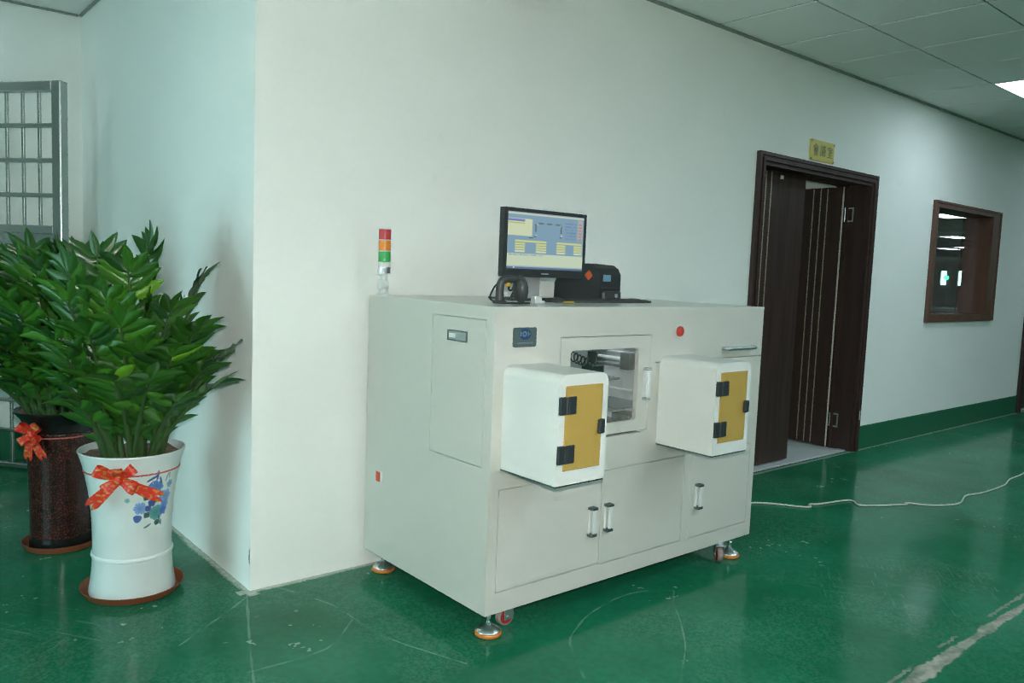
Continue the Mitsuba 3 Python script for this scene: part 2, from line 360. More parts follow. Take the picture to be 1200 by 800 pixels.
for i, (a, b) in enumerate(WIN):
    k = f'window_{i + 2}'; labels[k] = {'label': 'lit window of the low partition, mirrored in the window pane', 'kind': 'structure'}
    add(k + '__frame', cat(box(PX - .02, PX + .04, a, b, 1.30, 1.33), box(PX - .02, PX + .04, a, b, 1.71, 1.74), box(PX - .02, PX + .04, a, a + .03, 1.33, 1.71), box(PX - .02, PX + .04, b - .03, b, 1.33, 1.71)), 'mat_grey_plastic', False)
    s_ = add(k + '__pane', box(PX + .06, PX + .07, a + .001, b - .001, 1.301, 1.739), 'mat_white_plastic', False)
    scene[s_]['emitter'] = {'type': 'area', 'radiance': rgb(3.0 * LS, 5.5 * LS, 5.0 * LS)}

# baseboard painted green
struct('baseboard_right', box(4.789, 8.20, -.008, -.0002, .002, .185, .002), 'mat_green_paint', 'green painted band along the foot of the wall, right of the door')
struct('baseboard_back', box(XL, -.001, YB - .008, YB - .0002, .002, .20, .002), 'mat_green_paint', 'green painted band along the foot of the wall behind the gate')

# ceiling: backing slab, tiles with open joints where the photograph shows them, plain slab elsewhere
struct('ceiling', box(XL, XR, YF, YB + .02, H + .012, H + .1), 'mat_ceiling_far', 'white suspended ceiling of square tiles with thin joints')
TX0 = 2.76
tile_variants = {}
def ceil_tile(x0, x1, y0, y1):
    g = .004
    key = num('ceiling__tile')
    w, d = round(x1 - x0, 4), round(y1 - y0, 4)
    if (w, d) not in tile_variants:
        tile_variants[(w, d)] = mikit.ply(box(.009, w - .009, g, d - g, 0, .0045, 0), 'mat_tile', smooth=False)
    scene[key] = {**tile_variants[(w, d)], 'to_world': T().translate([x0, y0, H])}
occupied = [(px, py) for px, py in PANELS]
def has_panel(x0, x1, y0, y1): return any(x0 < px < x1 and y0 < py < y1 for px, py in occupied)
add('ceiling__joint_backing', cat(box(1.0, 9.0, -3.0, 0, H + .0047, H + .0050), box(-2.4, 0, .6, YB, H + .0047, H + .0050)), 'mat_tile_backing', False)
for j in range(5):
    for i in range(-2, 10):
        x0, y1 = TX0 + .6 * i, -.604 * j - .002
        if not has_panel(x0, x0 + .6, y1 - .6, y1): ceil_tile(x0, x0 + .6, y1 - .6, y1)
for j in range(3):
    for i in range(4):
        x1, y1 = -.002 - .6 * i, YB - .002 - .6 * j
        if not (x1 - .6 < -.86 < x1 and y1 - .6 < 2.5 < y1): ceil_tile(x1 - .6, x1, y1 - .6, y1)
tr = [box(.0, 8.2, -.018, -.0005, H - .016, H - .001, .002)]
struct('trim_1', tr[0], 'mat_wall_angle', 'thin grey angle strip between the long wall and the ceiling')
struct('trim_2', box(-.016, -.0005, 0, YB - .02, H - .014, H - .001, .002), 'mat_wall_angle', 'thin grey angle strip between the short wall and the ceiling')
struct('trim_3', box(-3, -.02, YB - .016, YB - .0005, H - .014, H - .001, .002), 'mat_wall_angle', 'thin grey angle strip above the wall behind the gate')

def light_panel(px, py, lab, group=None, half=.3):
    k = thing('ceiling_light', lab, 'ceiling light', group)
    x0, x1, y0, y1 = px - half, px + half, py - min(.3, half), py + min(.3, half)
    if abs(py + .9) < .01: x0, x1, y0, y1 = px - .297, px + .297, -.604 - .002 - .597, -.604 - .005
    add(k + '__frame', cat(box(x0, x1, y0, y0 + .014, H - .006, H + .0115), box(x0, x1, y1 - .014, y1, H - .006, H + .0115), box(x0, x0 + .014, y0 + .014, y1 - .014, H - .006, H + .0115), box(x1 - .014, x1, y0 + .014, y1 - .014, H - .006, H + .0115)), 'mat_white_plastic', False)
    v = [(x0 + .0145, y0 + .0145, H), (x0 + .0145, y1 - .0145, H), (x1 - .0145, y1 - .0145, H), (x1 - .0145, y0 + .0145, H)]
    d = add(k + '__diffuser', trimesh.Trimesh(v, [(0, 1, 2), (0, 2, 3)], process=False), 'mat_white_plastic', False)
    scene[d]['emitter'] = {'type': 'area', 'radiance': rgb(*PANEL_RGB)}
for i, (px, py) in enumerate(PANELS):
    light_panel(px, py, 'square bright ceiling light panel at the right edge of the picture' if i == 0 else 'square ceiling light panel of the hall beyond the picture', None if i == 0 else 'ceiling lights of the hall out of the frame')

light_panel(-.86, 2.50, 'small square ceiling light above the stainless gate, out of the frame', half=.125)
for px, py in LONG_PANELS:
    light_panel(px, py, 'long ceiling light panel of the hall beyond the picture', 'long ceiling lights of the hall out of the frame', .6)

# rooms behind the long wall
RB = 4.2
struct('wall_inner_back', box(2.4, 9.0, RB, RB + .1, 0, H + .1), 'mat_wall', 'pale back wall of the room seen through the doorway')
struct('wall_inner_left', box(2.3, 2.4, W, RB, 0, H + .1), 'mat_wall', 'side wall of the room behind the door')
struct('wall_inner_middle', box(5.2, 5.3, W, RB, 0, H + .1), 'mat_wall', 'partition wall of the room behind the door')
struct('wall_inner_right', box(9.0, 9.1, W, RB, 0, H + .1), 'mat_far_wall', 'side wall of the dark room behind the window')
struct('floor_inner', box(2.4, 9.0, 0.02, RB, -.1, -.0005), 'mat_room_floor', 'light grey floor seen through the doorway')
struct('ceiling_inner', box(2.3, 9.1, W, RB, H, H + .1), 'mat_ceiling_far', 'ceiling of the rooms behind the long wall')
k = thing('room_light', 'ceiling light panel of the room behind the dark door', 'ceiling light')
add(k + '__frame', cat(box(3.48, 3.5, 1.8, 2.44, H - .02, H), box(4.1, 4.12, 1.8, 2.44, H - .02, H), box(3.5, 4.1, 1.8, 1.82, H - .02, H), box(3.5, 4.1, 2.42, 2.44, H - .02, H)), 'mat_white_plastic', False)
d = add(k + '__diffuser', trimesh.Trimesh([(3.5, 1.82, H - .01), (3.5, 2.42, H - .01), (4.1, 2.42, H - .01), (4.1, 1.82, H - .01)], [(0, 1, 2), (0, 2, 3)], process=False), 'mat_white_plastic', False)
scene[d]['emitter'] = {'type': 'area', 'radiance': rgb(.7 * ROOM_PANEL, 1. * ROOM_PANEL, .95 * ROOM_PANEL)}

add('wall_left__chip', cat(box(-.0006, -.0001, .002, .012, .105, .165), box(-.0006, -.0001, .003, .018, .118, .140)), 'mat_grey_plastic', False, 'small chipped patch at the corner')

# ---- door_1: dark double door, narrow leaf shut, wide leaf open inwards
labels['door_1'] = {'label': 'dark brown double door under the yellow plaque, one leaf open', 'kind': 'structure'}
def ring(x0, x1, z1, w, y0, y1):
    return xz(sg.Polygon([(x0, .001), (x0, z1), (x1, z1), (x1, .001), (x1 - w, .001), (x1 - w, z1 - w), (x0 + w, z1 - w), (x0 + w, .001)]), y0, y1)
c0, c1, cz = 3.225, 4.787, 2.085
add('door_1__casing', cat(ring(c0, c1, cz, .020, -.030, -.0004), ring(c0 + .020, c1 - .020, cz - .020, .014, -.022, -.0004), ring(c0 + .034, c1 - .034, cz - .034, .020, -.034, -.0004), ring(c0 + .054, c1 - .054, cz - .054, .026, -.020, -.0004)), 'mat_door_wood', False)
add('door_1__jamb', ring(DX0 + .0005, DX1 - .0005, DZ - .0005, .008, .0006, W + .02), 'mat_door_wood', False)
add('door_1__jamb_stop', ring(DX0 + .009, DX1 - .009, DZ - .009, .012, .145, .165), 'mat_door_wood', False)
lf = add('door_1__leaf', box(3.312, 3.992, .100, .140, .012, 2.008, .003), 'mat_door_wood', False)
for x in (3.4995, 3.564, ):
    add(lf + '__stripe', box(x - .004, x + .004, .0975, .1005, .02, 2.0), 'mat_brass', False)
add(lf + '__sticker', box(3.668, 3.705, .0990, .1002, 1.962, 1.986), 'mat_white_plastic', False, 'small white sticker')
l2 = add('door_1__leaf', box(4.664, 4.703, .180, .93, .012, 2.008, .002), 'mat_door_wood', False)
for y in (.419, .359, .303):
    add(l2 + '__stripe', box(4.6615, 4.6645, y - .004, y + .004, .02, 2.0), 'mat_brass', False)
add(l2 + '__lipping', box(4.663, 4.676, .1755, .1815, .012, 2.008), 'mat_pale_lipping', False, 'pale unpainted edge of the leaf')
for z in (.222, 1.80):
    hx = DX1 - .0095
    add(l2 + '__hinge', cat(box(hx - .0035, hx, .105, .17, z + .042, z + .055), box(hx - .0035, hx, .105, .17, z - .055, z - .042), box(hx - .0035, hx, .105, .117, z - .042, z + .042), cyl((hx - .006, .172, z - .055), (0, 0, 1), .006, .11, 10)), 'mat_chrome', 30, 'steel hinge plate')
add('door_1__threshold', box(DX0 + .01, DX1 - .01, .03, .095, .0003, .006, .002), 'mat_room_floor', False, 'pale grey threshold strip')
add('door_1__scar', cat(box(4.757, 4.775, -.0304, -.0298, .245, .315), box(4.745, 4.758, -.0304, -.0298, .05, .11)), 'mat_pale_lipping', False, 'bare patch of chipped casing')

# ---- door_2 at the right edge
labels['door_2'] = {'label': 'dark door casing at the right edge of the picture', 'kind': 'structure'}
add('door_2__casing', ring(8.205, 9.275, 2.10, .075, -.03, -.0004), 'mat_door_wood', False)
add('door_2__leaf', box(8.281, 9.199, .05, .09, .01, 2.025, .003), 'mat_door_wood', False)

# ---- window_1
labels['window_1'] = {'label': 'brown framed window in the long wall, its pane mirroring lights', 'kind': 'structure'}
fo, fi = rect(5.82, 7.285, .98, 2.003), rect(5.897, 7.105, 1.042, 1.948)
add('window_1__frame', cat(xz(fo.difference(rect(5.838, 7.267, .998, 1.985)), -.030, -.0004), xz(rect(5.838, 7.267, .998, 1.985).difference(fi), -.022, -.0004)), 'mat_window_wood', False)
add('window_1__reveal', xz(rect(WX0 + .0005, WX1 - .0005, WZ0 + .0005, WZ1 - .0005).difference(fi), .0006, W + .01), 'mat_window_wood', False)
add('window_1__pane', box(5.898, 7.104, .0990, .0992, 1.043, 1.947), 'mat_glass', False)

# ---- yellow plaque over the door
k = thing('door_plaque', 'yellow plaque with three Chinese characters on the wall above the dark door', 'sign')
add(k + '__plate', box(3.832, 4.143, -.010, -.0004, 2.103, 2.2405, .002), 'mat_sign', False)
for x in (3.842, 4.133):
    for z in (2.112, 2.231):
        add(k + '__screw', cyl((x, -.0099, z), (0, -1, 0), .006, .004, 12), 'mat_dark_chrome')
STROKES = [
    # meeting
    [((.50, .98), (.05, .70)), ((.50, .98), (.95, .70)), ((.33, .72), (.67, .72)), ((.18, .62), (.82, .62)), ((.18, .40), (.82, .40)), ((.18, .62), (.18, .40)), ((.82, .62), (.82, .40)), ((.50, .62), (.50, .40)), ((.36, .57), (.40, .47)), ((.64, .57), (.60, .47)), ((.28, .32), (.72, .32)), ((.28, .17), (.72, .17)), ((.28, .02), (.72, .02)), ((.28, .32), (.28, .02)), ((.72, .32), (.72, .02))],
    # discuss
    [((.17, .97), (.22, .90)), ((.02, .83), (.36, .83)), ((.07, .69), (.32, .69)), ((.07, .56), (.32, .56)), ((.07, .40), (.32, .40)), ((.07, .40), (.07, .08)), ((.32, .40), (.32, .08)), ((.07, .08), (.32, .08)),
     ((.54, .99), (.60, .90)), ((.84, .99), (.77, .90)), ((.45, .86), (.95, .86)), ((.50, .74), (.90, .74)), ((.42, .61), (.98, .61)), ((.70, .88), (.70, .61)), ((.42, .40), (.98, .40)), ((.60, .55), (.48, .48)), ((.55, .52), (.55, .06)), ((.44, .22), (.64, .28)), ((.76, .55), (.92, .04)), ((.94, .28), (.72, .08)), ((.86, .54), (.93, .47))],
    # room
    [((.50, 1.0), (.50, .88)), ((.06, .85), (.94, .85)), ((.06, .85), (.04, .72)), ((.94, .85), (.96, .72)), ((.20, .68), (.80, .68)), ((.48, .68), (.28, .48)), ((.22, .47), (.80, .50)), ((.68, .60), (.82, .45)), ((.50, .47), (.50, .04)), ((.20, .27), (.80, .27)), ((.04, .04), (.96, .04))]]
def stroke_mesh(strokes, x, z, w, h, y, t=.0045):
    ms = []
    for (a, b) in strokes:
        p, q = np.array([x + a[0] * w, z + a[1] * h]), np.array([x + b[0] * w, z + b[1] * h])
        d = q - p; L = np.linalg.norm(d)
        m = box(-t / 2, L + t / 2, -.0006, .0006, -t / 2, t / 2)
        m = rot(m, -math.atan2(d[1], d[0]), (0, 1, 0)); m.apply_translation((p[0], y, p[1])); ms.append(m)
    return cat(*ms)
for i, s in enumerate(STROKES):
    add(k + '__character', stroke_mesh(s, 3.862 + i * .092, 2.137, .072, .076, -.0106), 'mat_sign_ink', False)

# ------------------------------------------------------------------ the machine
ML, MR, MF, MB, M0, MT = .473, 2.0504, -.872, -.0425, .0934, 1.1587
M = thing('labeling_machine', 'large white cabinet machine on casters with two amber windowed boxes', 'machine')
body = mcube(ML, MR, MF, MB, M0, MT - .004)
body = body - mcube(.60, 1.98, MF + .02, -.10, .60, 1.10) - mcube(.80, 1.235, MF - .1, -.5, .66, 1.03)
fr = lambda x0, x1, z0, z1, d=.019: mcube(x0, x1, MF - .1, MF + d, z0, z1)
G = .0022
panels = {'d1': (.515, 1.0265, .166, .532), 'd2': (1.0265, 1.5285, .160, .532), 'd3': (1.575, 2.012, .158, .532), 'win': (.776, 1.2705, .668, 1.050)}
for p in panels.values(): body = body - fr(*p)
body = body - mcube(1.30, 2.2, MF - .1, MF + .012, .9345, .9395)
body = body - mcube(ML - .1, ML + .0105, -.826, -.508, .604, 1.1125)
body = body - mcube(ML - .1, ML + .012, -.1255, -.1865, .401, .449) if False else body
add(M + '__body', body, 'mat_machine', False)
add(M + '__top_panel', box(ML - .0015, MR + .0015, MF - .0015, MB, MT - .004, MT, .0012), 'mat_machine_top', False)
def slab(p, y0=MF - .0003, y1=MF + .0185): return box(p[0] + G, p[1] - G, y0, y1, p[2] + G, p[3] - G, .0012)
def bow_handle(parent, x, z0, z1):
    h = add(parent + '__handle', cat(box(x - .009, x + .009, MF - .024, MF - .014, z0 + .006, z1 - .006, .003), box(x - .016, x - .0125, MF - .010, MF - .0004, z0 + .003, z1 - .003)), 'mat_handle', False, 'vertical pale steel bar handle')
    add(parent + '__handle_end', cat(box(x - .018, x + .013, MF - .026, MF - .0004, z0 - .004, z0 + .006, .001), box(x - .018, x + .013, MF - .026, MF - .0004, z1 - .006, z1 + .004, .001)), 'mat_dark_chrome', False, 'dark end brackets of the handle')
for (n, hx, hz0, hz1) in (('d1', .974, .292, .397), ('d2', 1.062, .297, .397), ('d3', 1.629, .291, .392)):
    dk = add(M + '__door', slab(panels[n]), 'mat_machine', False)
    bow_handle(dk, hx, hz0, hz1)
# window door
p = panels['win']; gl = (.828, 1.2, .712, 1.000)
wd = add(M + '__window_door', xz(rect(p[0] + G, p[1] - G, p[2] + G, p[3] - G).difference(rrect(*gl, .016)), MF - .0008, MF + .0185), 'mat_machine', False)
add(wd + '__pane', xz(rrect(gl[0] - .004, gl[1] + .004, gl[2] - .004, gl[3] + .004, .016), MF + .0121, MF + .0125), 'mat_glass', False)
hx, hz0, hz1 = 1.242, .797, .915
add(wd + '__handle', cat(box(hx - .007, hx + .011, MF - .026, MF - .016, hz0 + .004, hz1 - .004, .003), box(hx - .014, hx + .012, MF - .004, MF - .0012, hz0 - .004, hz1 + .004, .001)), 'mat_handle', False, 'vertical pale bar handle')
add(wd + '__handle_end', cat(box(hx - .014, hx + .012, MF - .026, MF - .0012, hz0 - .005, hz0 + .004, .001), box(hx - .014, hx + .012, MF - .026, MF - .0012, hz1 - .004, hz1 + .005, .001)), 'mat_satin_steel', False)
# horizontal handle on the upper right flap
fh = add(M + '__flap_handle', tube(smoothpath([(1.752, MF, .979), (1.752, MF - .02, .979), (1.762, MF - .028, .979), (1.80, MF - .030, .979), (1.92, MF - .030, .979), (1.955, MF - .028, .979), (1.963, MF - .02, .979), (1.963, MF, .979)], 4), .0085, 12), 'mat_satin_steel', 40, 'horizontal steel bar handle above the right box')
# side service panel and its recessed latch
sp = add(M + '__side_panel', box(ML - .0006, ML + .010, -.824, -.510, .606, 1.1105, .001), 'mat_machine', False)
add(sp + '__latch_frame', cat(box(ML - .0045, ML - .0007, -.722, -.606, 1.059, 1.063), box(ML - .0045, ML - .0007, -.722, -.606, 1.025, 1.029), box(ML - .0045, ML - .0007, -.722, -.717, 1.029, 1.059), box(ML - .0045, ML - .0007, -.611, -.606, 1.029, 1.059)), 'mat_dark_chrome', False, 'chrome rim of the recessed latch')
add(sp + '__latch_plate', box(ML - .0025, ML - .0007, -.717, -.611, 1.029, 1.059), 'mat_satin_steel', False)
add(sp + '__latch_flap', box(ML - .0060, ML - .0026, -.655, -.618, 1.036, 1.052, .001), 'mat_white_plastic', False, 'small white latch flap')
# power inlet
pi = add(M + '__power_inlet', box(ML - .004, ML - .0002, -.187, -.126, .402, .448, .0012), 'mat_white_plastic', False, 'white power inlet')
add(pi + '__switch', box(ML - .0075, ML - .0041, -.170, -.140, .405, .445, .0015), 'mat_orange', False, 'orange rocker switch')
# name plate: grey plate, blue emblem
npk = add(M + '__name_plate', xz(rrect(.551, .656, 1.021, 1.0885, .007), MF - .0035, MF - .0002), 'mat_plate', False, 'small grey plate with a blue emblem')
import shapely.affinity as sa
el = sa.scale(sg.Point(.603, 1.0655).buffer(1, quad_segs=12), .027, .0195)
add(npk + '__emblem', xz(el, MF - .0042, MF - .0036), 'mat_plate_blue', False, 'blue oval emblem')
add(npk + '__emblem_mark', cat(xz(rect(.580, .587, 1.058, 1.074), MF - .0048, MF - .0043), xz(sg.Point(.6005, 1.066).buffer(.0095).difference(sg.Point(.6005, 1.066).buffer(.0045)), MF - .0048, MF - .0043), xz(rect(.615, .6185, 1.058, 1.074), MF - .0048, MF - .0043), xz(rect(.6185, .626, 1.0645, 1.0675), MF - .0048, MF - .0043)), 'mat_plate_light', False)
add(npk + '__caption_line', xz(rect(.570, .640, 1.0325, 1.0375), MF - .0042, MF - .0036), 'mat_plate_light', False)
# emergency button
eb = add(M + '__emergency_button', cat(cyl((1.428, MF - .0002, 1.060), (0, -1, 0), .031, .003, 32), cyl((1.428, MF - .003, 1.060), (0, -1, 0), .014, .006, 20)), 'mat_white_plastic', 30, 'pale ring of the emergency button')
add(eb + '__red_cap', lathe_y := rot(lathe([(0, 0), (.0155, 0), (.0205, .004), (.0215, .009), (.0195, .0135), (.012, .0160), (0, .0168)], n=32), math.pi / 2, (1, 0, 0)).apply_translation((1.428, MF - .0085, 1.060)), 'mat_red_button', 40, 'red mushroom cap')

# the two loading boxes
def loading_box(x0, x1, mark):
    y0, y1, z0, z1, r = -1.1472, MF - .0002, .607, .962, .034
    a = np.linspace(0, np.pi / 2, 9)
    pts = [(x0, z0), (x1, z0)] + [(x1 - r + r * math.cos(t), z1 - r + r * math.sin(t)) for t in a] + [(x0 + r - r * math.sin(t), z1 - r + r * math.cos(t)) for t in a]
    hood = xz(sg.Polygon(pts), y0, y1)
    k = add(M + '__loading_box', hood, 'mat_machine_hood', 25, mark)
    add(k + '__base_plate', box(x0 + .002, x1 - .002, y0 + .004, y1, z0 - .006, z0 - .0004), 'mat_dark_chrome', False, 'dark lower edge')
    ax0, ax1 = x0 + .027, x1 - .029
    add(k + '__amber_window', box(ax0, ax1, y0 - .005, y0 - .0004, .654, .9265, .001), 'mat_amber', False, 'amber acrylic window')
    for (h0, h1) in ((.837, .893), (.679, .737)):
        xm = ax0 + .003
        add(k + '__hinge', cat(box(x0 - .0015, xm - .005, y0 - .012, y0 - .0003, h0, h1, .0015), box(xm + .005, xm + .038, y0 - .012, y0 - .0052, h0, h1, .0015), cyl((xm, y0 - .0085, h0 + .001), (0, 0, 1), .0062, h1 - h0 - .002, 14)), 'mat_hinge', 30, 'black plastic hinge')
    add(k + '__latch', box(ax1 - .022, ax1 + .004, y0 - .020, y0 - .0052, .763, .811, .004), 'mat_hinge', False, 'black catch')
loading_box(.517, .7385, 'white box with rounded top, nearer to the name plate')
loading_box(1.331, 1.556, 'white box with rounded top, below the red button')

# inside, seen through the window door
lampk = add(M + '__chamber_lamp', box(1.30, 1.93, -.52, -.47, 1.080, 1.092), 'mat_white_plastic', False, 'light strip inside the cabinet')
scene[lampk]['emitter'] = {'type': 'area', 'radiance': rgb(6.5 * LS, 8. * LS, 8.6 * LS)}
add(M + '__chamber_lining', cat(box(.601, 1.979, -.106, -.1005, .601, 1.099), box(1.973, 1.9795, -.85, -.106, .601, 1.099), box(.601, 1.973, -.85, -.106, .6005, .604)), 'mat_machine_inner', False)
rl = add(M + '__linear_rail', box(1.462, 1.50, -.56, -.24, .868, .940, .004), 'mat_satin_steel', False, 'aluminium rail')
add(rl + '__rod', cyl((1.448, -.60, .910), (0, 1, 0), .008, .36, 14), 'mat_white_plastic', 30, 'bright round rod')
add(rl + '__rod', cyl((1.448, -.60, .884), (0, 1, 0), .007, .36, 14), 'mat_satin_steel', 30, 'bright round rod')
add(rl + '__end_block', box(1.437, 1.50, -.615, -.5605, .866, .942, .002), 'mat_dark_plastic', False, 'black end block')
add(rl + '__carriage', box(1.435, 1.475, -.42, -.36, .875, .925, .003), 'mat_dark_plastic', False, 'black carriage')
add(M + '__mount_plate', box(1.325, 1.50, -.36, -.35, .80, .935, .002), 'mat_grey_plastic', False)
add(M + '__motor', box(1.33, 1.405, -.50, -.43, .838, .878, .003), 'mat_dark_plastic', False)
coil = [(1.14 + .13 * t + .010 * math.cos(t * 38), -.56 + .012 * math.sin(t * 38), .935 - .045 * t + .018 * math.sin(t * 38 + 1)) for t in np.linspace(0, 1, 90)]
add(M + '__coiled_lead', tube(coil, .003, 6), 'mat_dark_plastic', 50, 'black coiled lead')
add(M + '__chrome_block', box(1.30, 1.40, -.60, -.46, .826, .836, .002), 'mat_chrome', False, 'chrome block')
add(M + '__guide_rod', cyl((1.478, -.60, .771), (0, 1, 0), .005, .24, 10), 'mat_white_plastic', 30, 'thin bright rod')
add(M + '__guide_rod', cyl((1.496, -.60, .682), (0, 1, 0), .006, .26, 10), 'mat_white_plastic', 30, 'thin bright rod')
add(M + '__shelf', box(1.37, 1.60, -.62, -.36, .700, .705, .001), 'mat_plate', False, 'greenish dark plate')
add(M + '__shelf', box(1.36, 1.47, -.58, -.36, .686, .692, .001), 'mat_satin_steel', False, 'bright shelf plate')
add(M + '__tray', box(1.29, 1.46, -.66, -.45, .632, .640, .001), 'mat_satin_steel', False)
add(M + '__feeder_block', box(1.44, 1.53, -.62, -.52, .612, .668, .004), 'mat_dark_plastic', False, 'dark feeder block')

# levelling feet and casters
for (x, y) in ((.527, -.828), (.535, -.105), (1.935, -.845), (1.99, -.105)):
    k = add(M + '__leveling_foot', cat(lathe([(0, .018), (.044, .018), (.042, .023), (.030, .031), (.016, .038), (.010, .044), (.010, .050), (0, .050)], x, y, 0, 32), cyl((x, y, .048), (0, 0, 1), .007, .047, 12), cyl((x, y, .062), (0, 0, 1), .013, .010, 6)), 'mat_chrome', 35, 'chrome levelling foot')
    add(k + '__rubber_ring', lathe([(0, .0006), (.040, .0006), (.047, .004), (.049, .010), (.046, .0165), (.044, .0178), (0, .0178)], x, y, 0, 36), 'mat_orange_rubber', 35, 'orange rubber ring')
def caster(x, y, ang):
    W_ = [(.0, -.013), (.030, -.013), (.0355, -.010), (.037, 0), (.0355, .010), (.030, .013), (0, .013)]
    tf = trimesh.transformations.rotation_matrix(ang, (0, 0, 1), (0, 0, 0)); tf[:3, 3] = (x, y, .0375)
    def put(m): m = m.copy(); m.apply_transform(tf); return m
    wheel = rot(lathe([(.028, -.0125), (.0335, -.0125), (.037, -.009), (.037, .009), (.0335, .0125), (.028, .0125)], n=36), math.pi / 2, (1, 0, 0))
    k = add(M + '__caster', put(cat(box(-.016, .026, -.0195, -.0165, -.012, .040, .001), box(-.016, .026, .0165, .0195, -.012, .040, .001), box(-.030, .034, -.024, .024, .040, .046, .001), cyl((.004, 0, .0455), (0, 0, 1), .018, .010, 20), cyl((0, -.0235, 0), (0, 1, 0), .006, .047, 12))), 'mat_satin_steel', 30, 'caster with steel fork')
    add(k + '__tread', put(wheel), 'mat_wheel_tread', 35, 'beige wheel tread')
    add(k + '__hub', put(cat(cyl((0, -.0135, 0), (0, 1, 0), .0295, .027, 30))), 'mat_wheel_red', 30, 'red wheel hub')
caster(.625, -.80, 0.0); caster(1.835, -.86, math.radians(50)); caster(.62, -.14, .4); caster(1.86, -.14, 1.0)

# signal tower
tx, ty = .5055, -.10
S = add(M + '__signal_tower', cat(lathe([(0, 0), (.030, 0), (.030, .004), (.024, .007), (.014, .012), (.012, .03), (0, .03)], tx, ty, MT, 32), cyl((tx - .02, ty, MT + .045), (1, 0, 0), .021, .034, 28), cyl((tx, ty, MT + .055), (0, 0, 1), .013, .032, 20), lathe([(0, .0845), (.023, .0845), (.025, .087), (.025, .136), (0, .136)], tx, ty, MT, 36)), 'mat_white_plastic', 30, 'white stem of the three-colour signal tower')
add(S + '__chrome_band', lathe([(.0251, .090), (.0256, .091), (.0256, .115), (.0251, .116)], tx, ty, MT, 36), 'mat_chrome', 30)
add(S + '__green_lens', cyl((tx, ty, MT + .1365), (0, 0, 1), .0245, .0405, 36), 'mat_green_lens', 30, 'green lens')
add(S + '__amber_lens', cyl((tx, ty, MT + .1815), (0, 0, 1), .0245, .0405, 36), 'mat_amber_lens', 30, 'amber lens')
add(S + '__red_lens', cyl((tx, ty, MT + .2265), (0, 0, 1), .0245, .0405, 36), 'mat_red_lens', 30, 'red lens')
add(S + '__spacer', cyl((tx, ty, MT + .1772), (0, 0, 1), .0238, .0042, 30), 'mat_white_plastic', 30)
add(S + '__spacer', cyl((tx, ty, MT + .2222), (0, 0, 1), .0238, .0042, 30), 'mat_white_plastic', 30)
add(S + '__cap', lathe([(0, .2672), (.0235, .2672), (.0235, .270), (.020, .2725), (0, .273)], tx, ty, MT, 36), 'mat_white_plastic', 30)

# ------------------------------------------------------------------ on top of the machine
TOP = MT + .0003
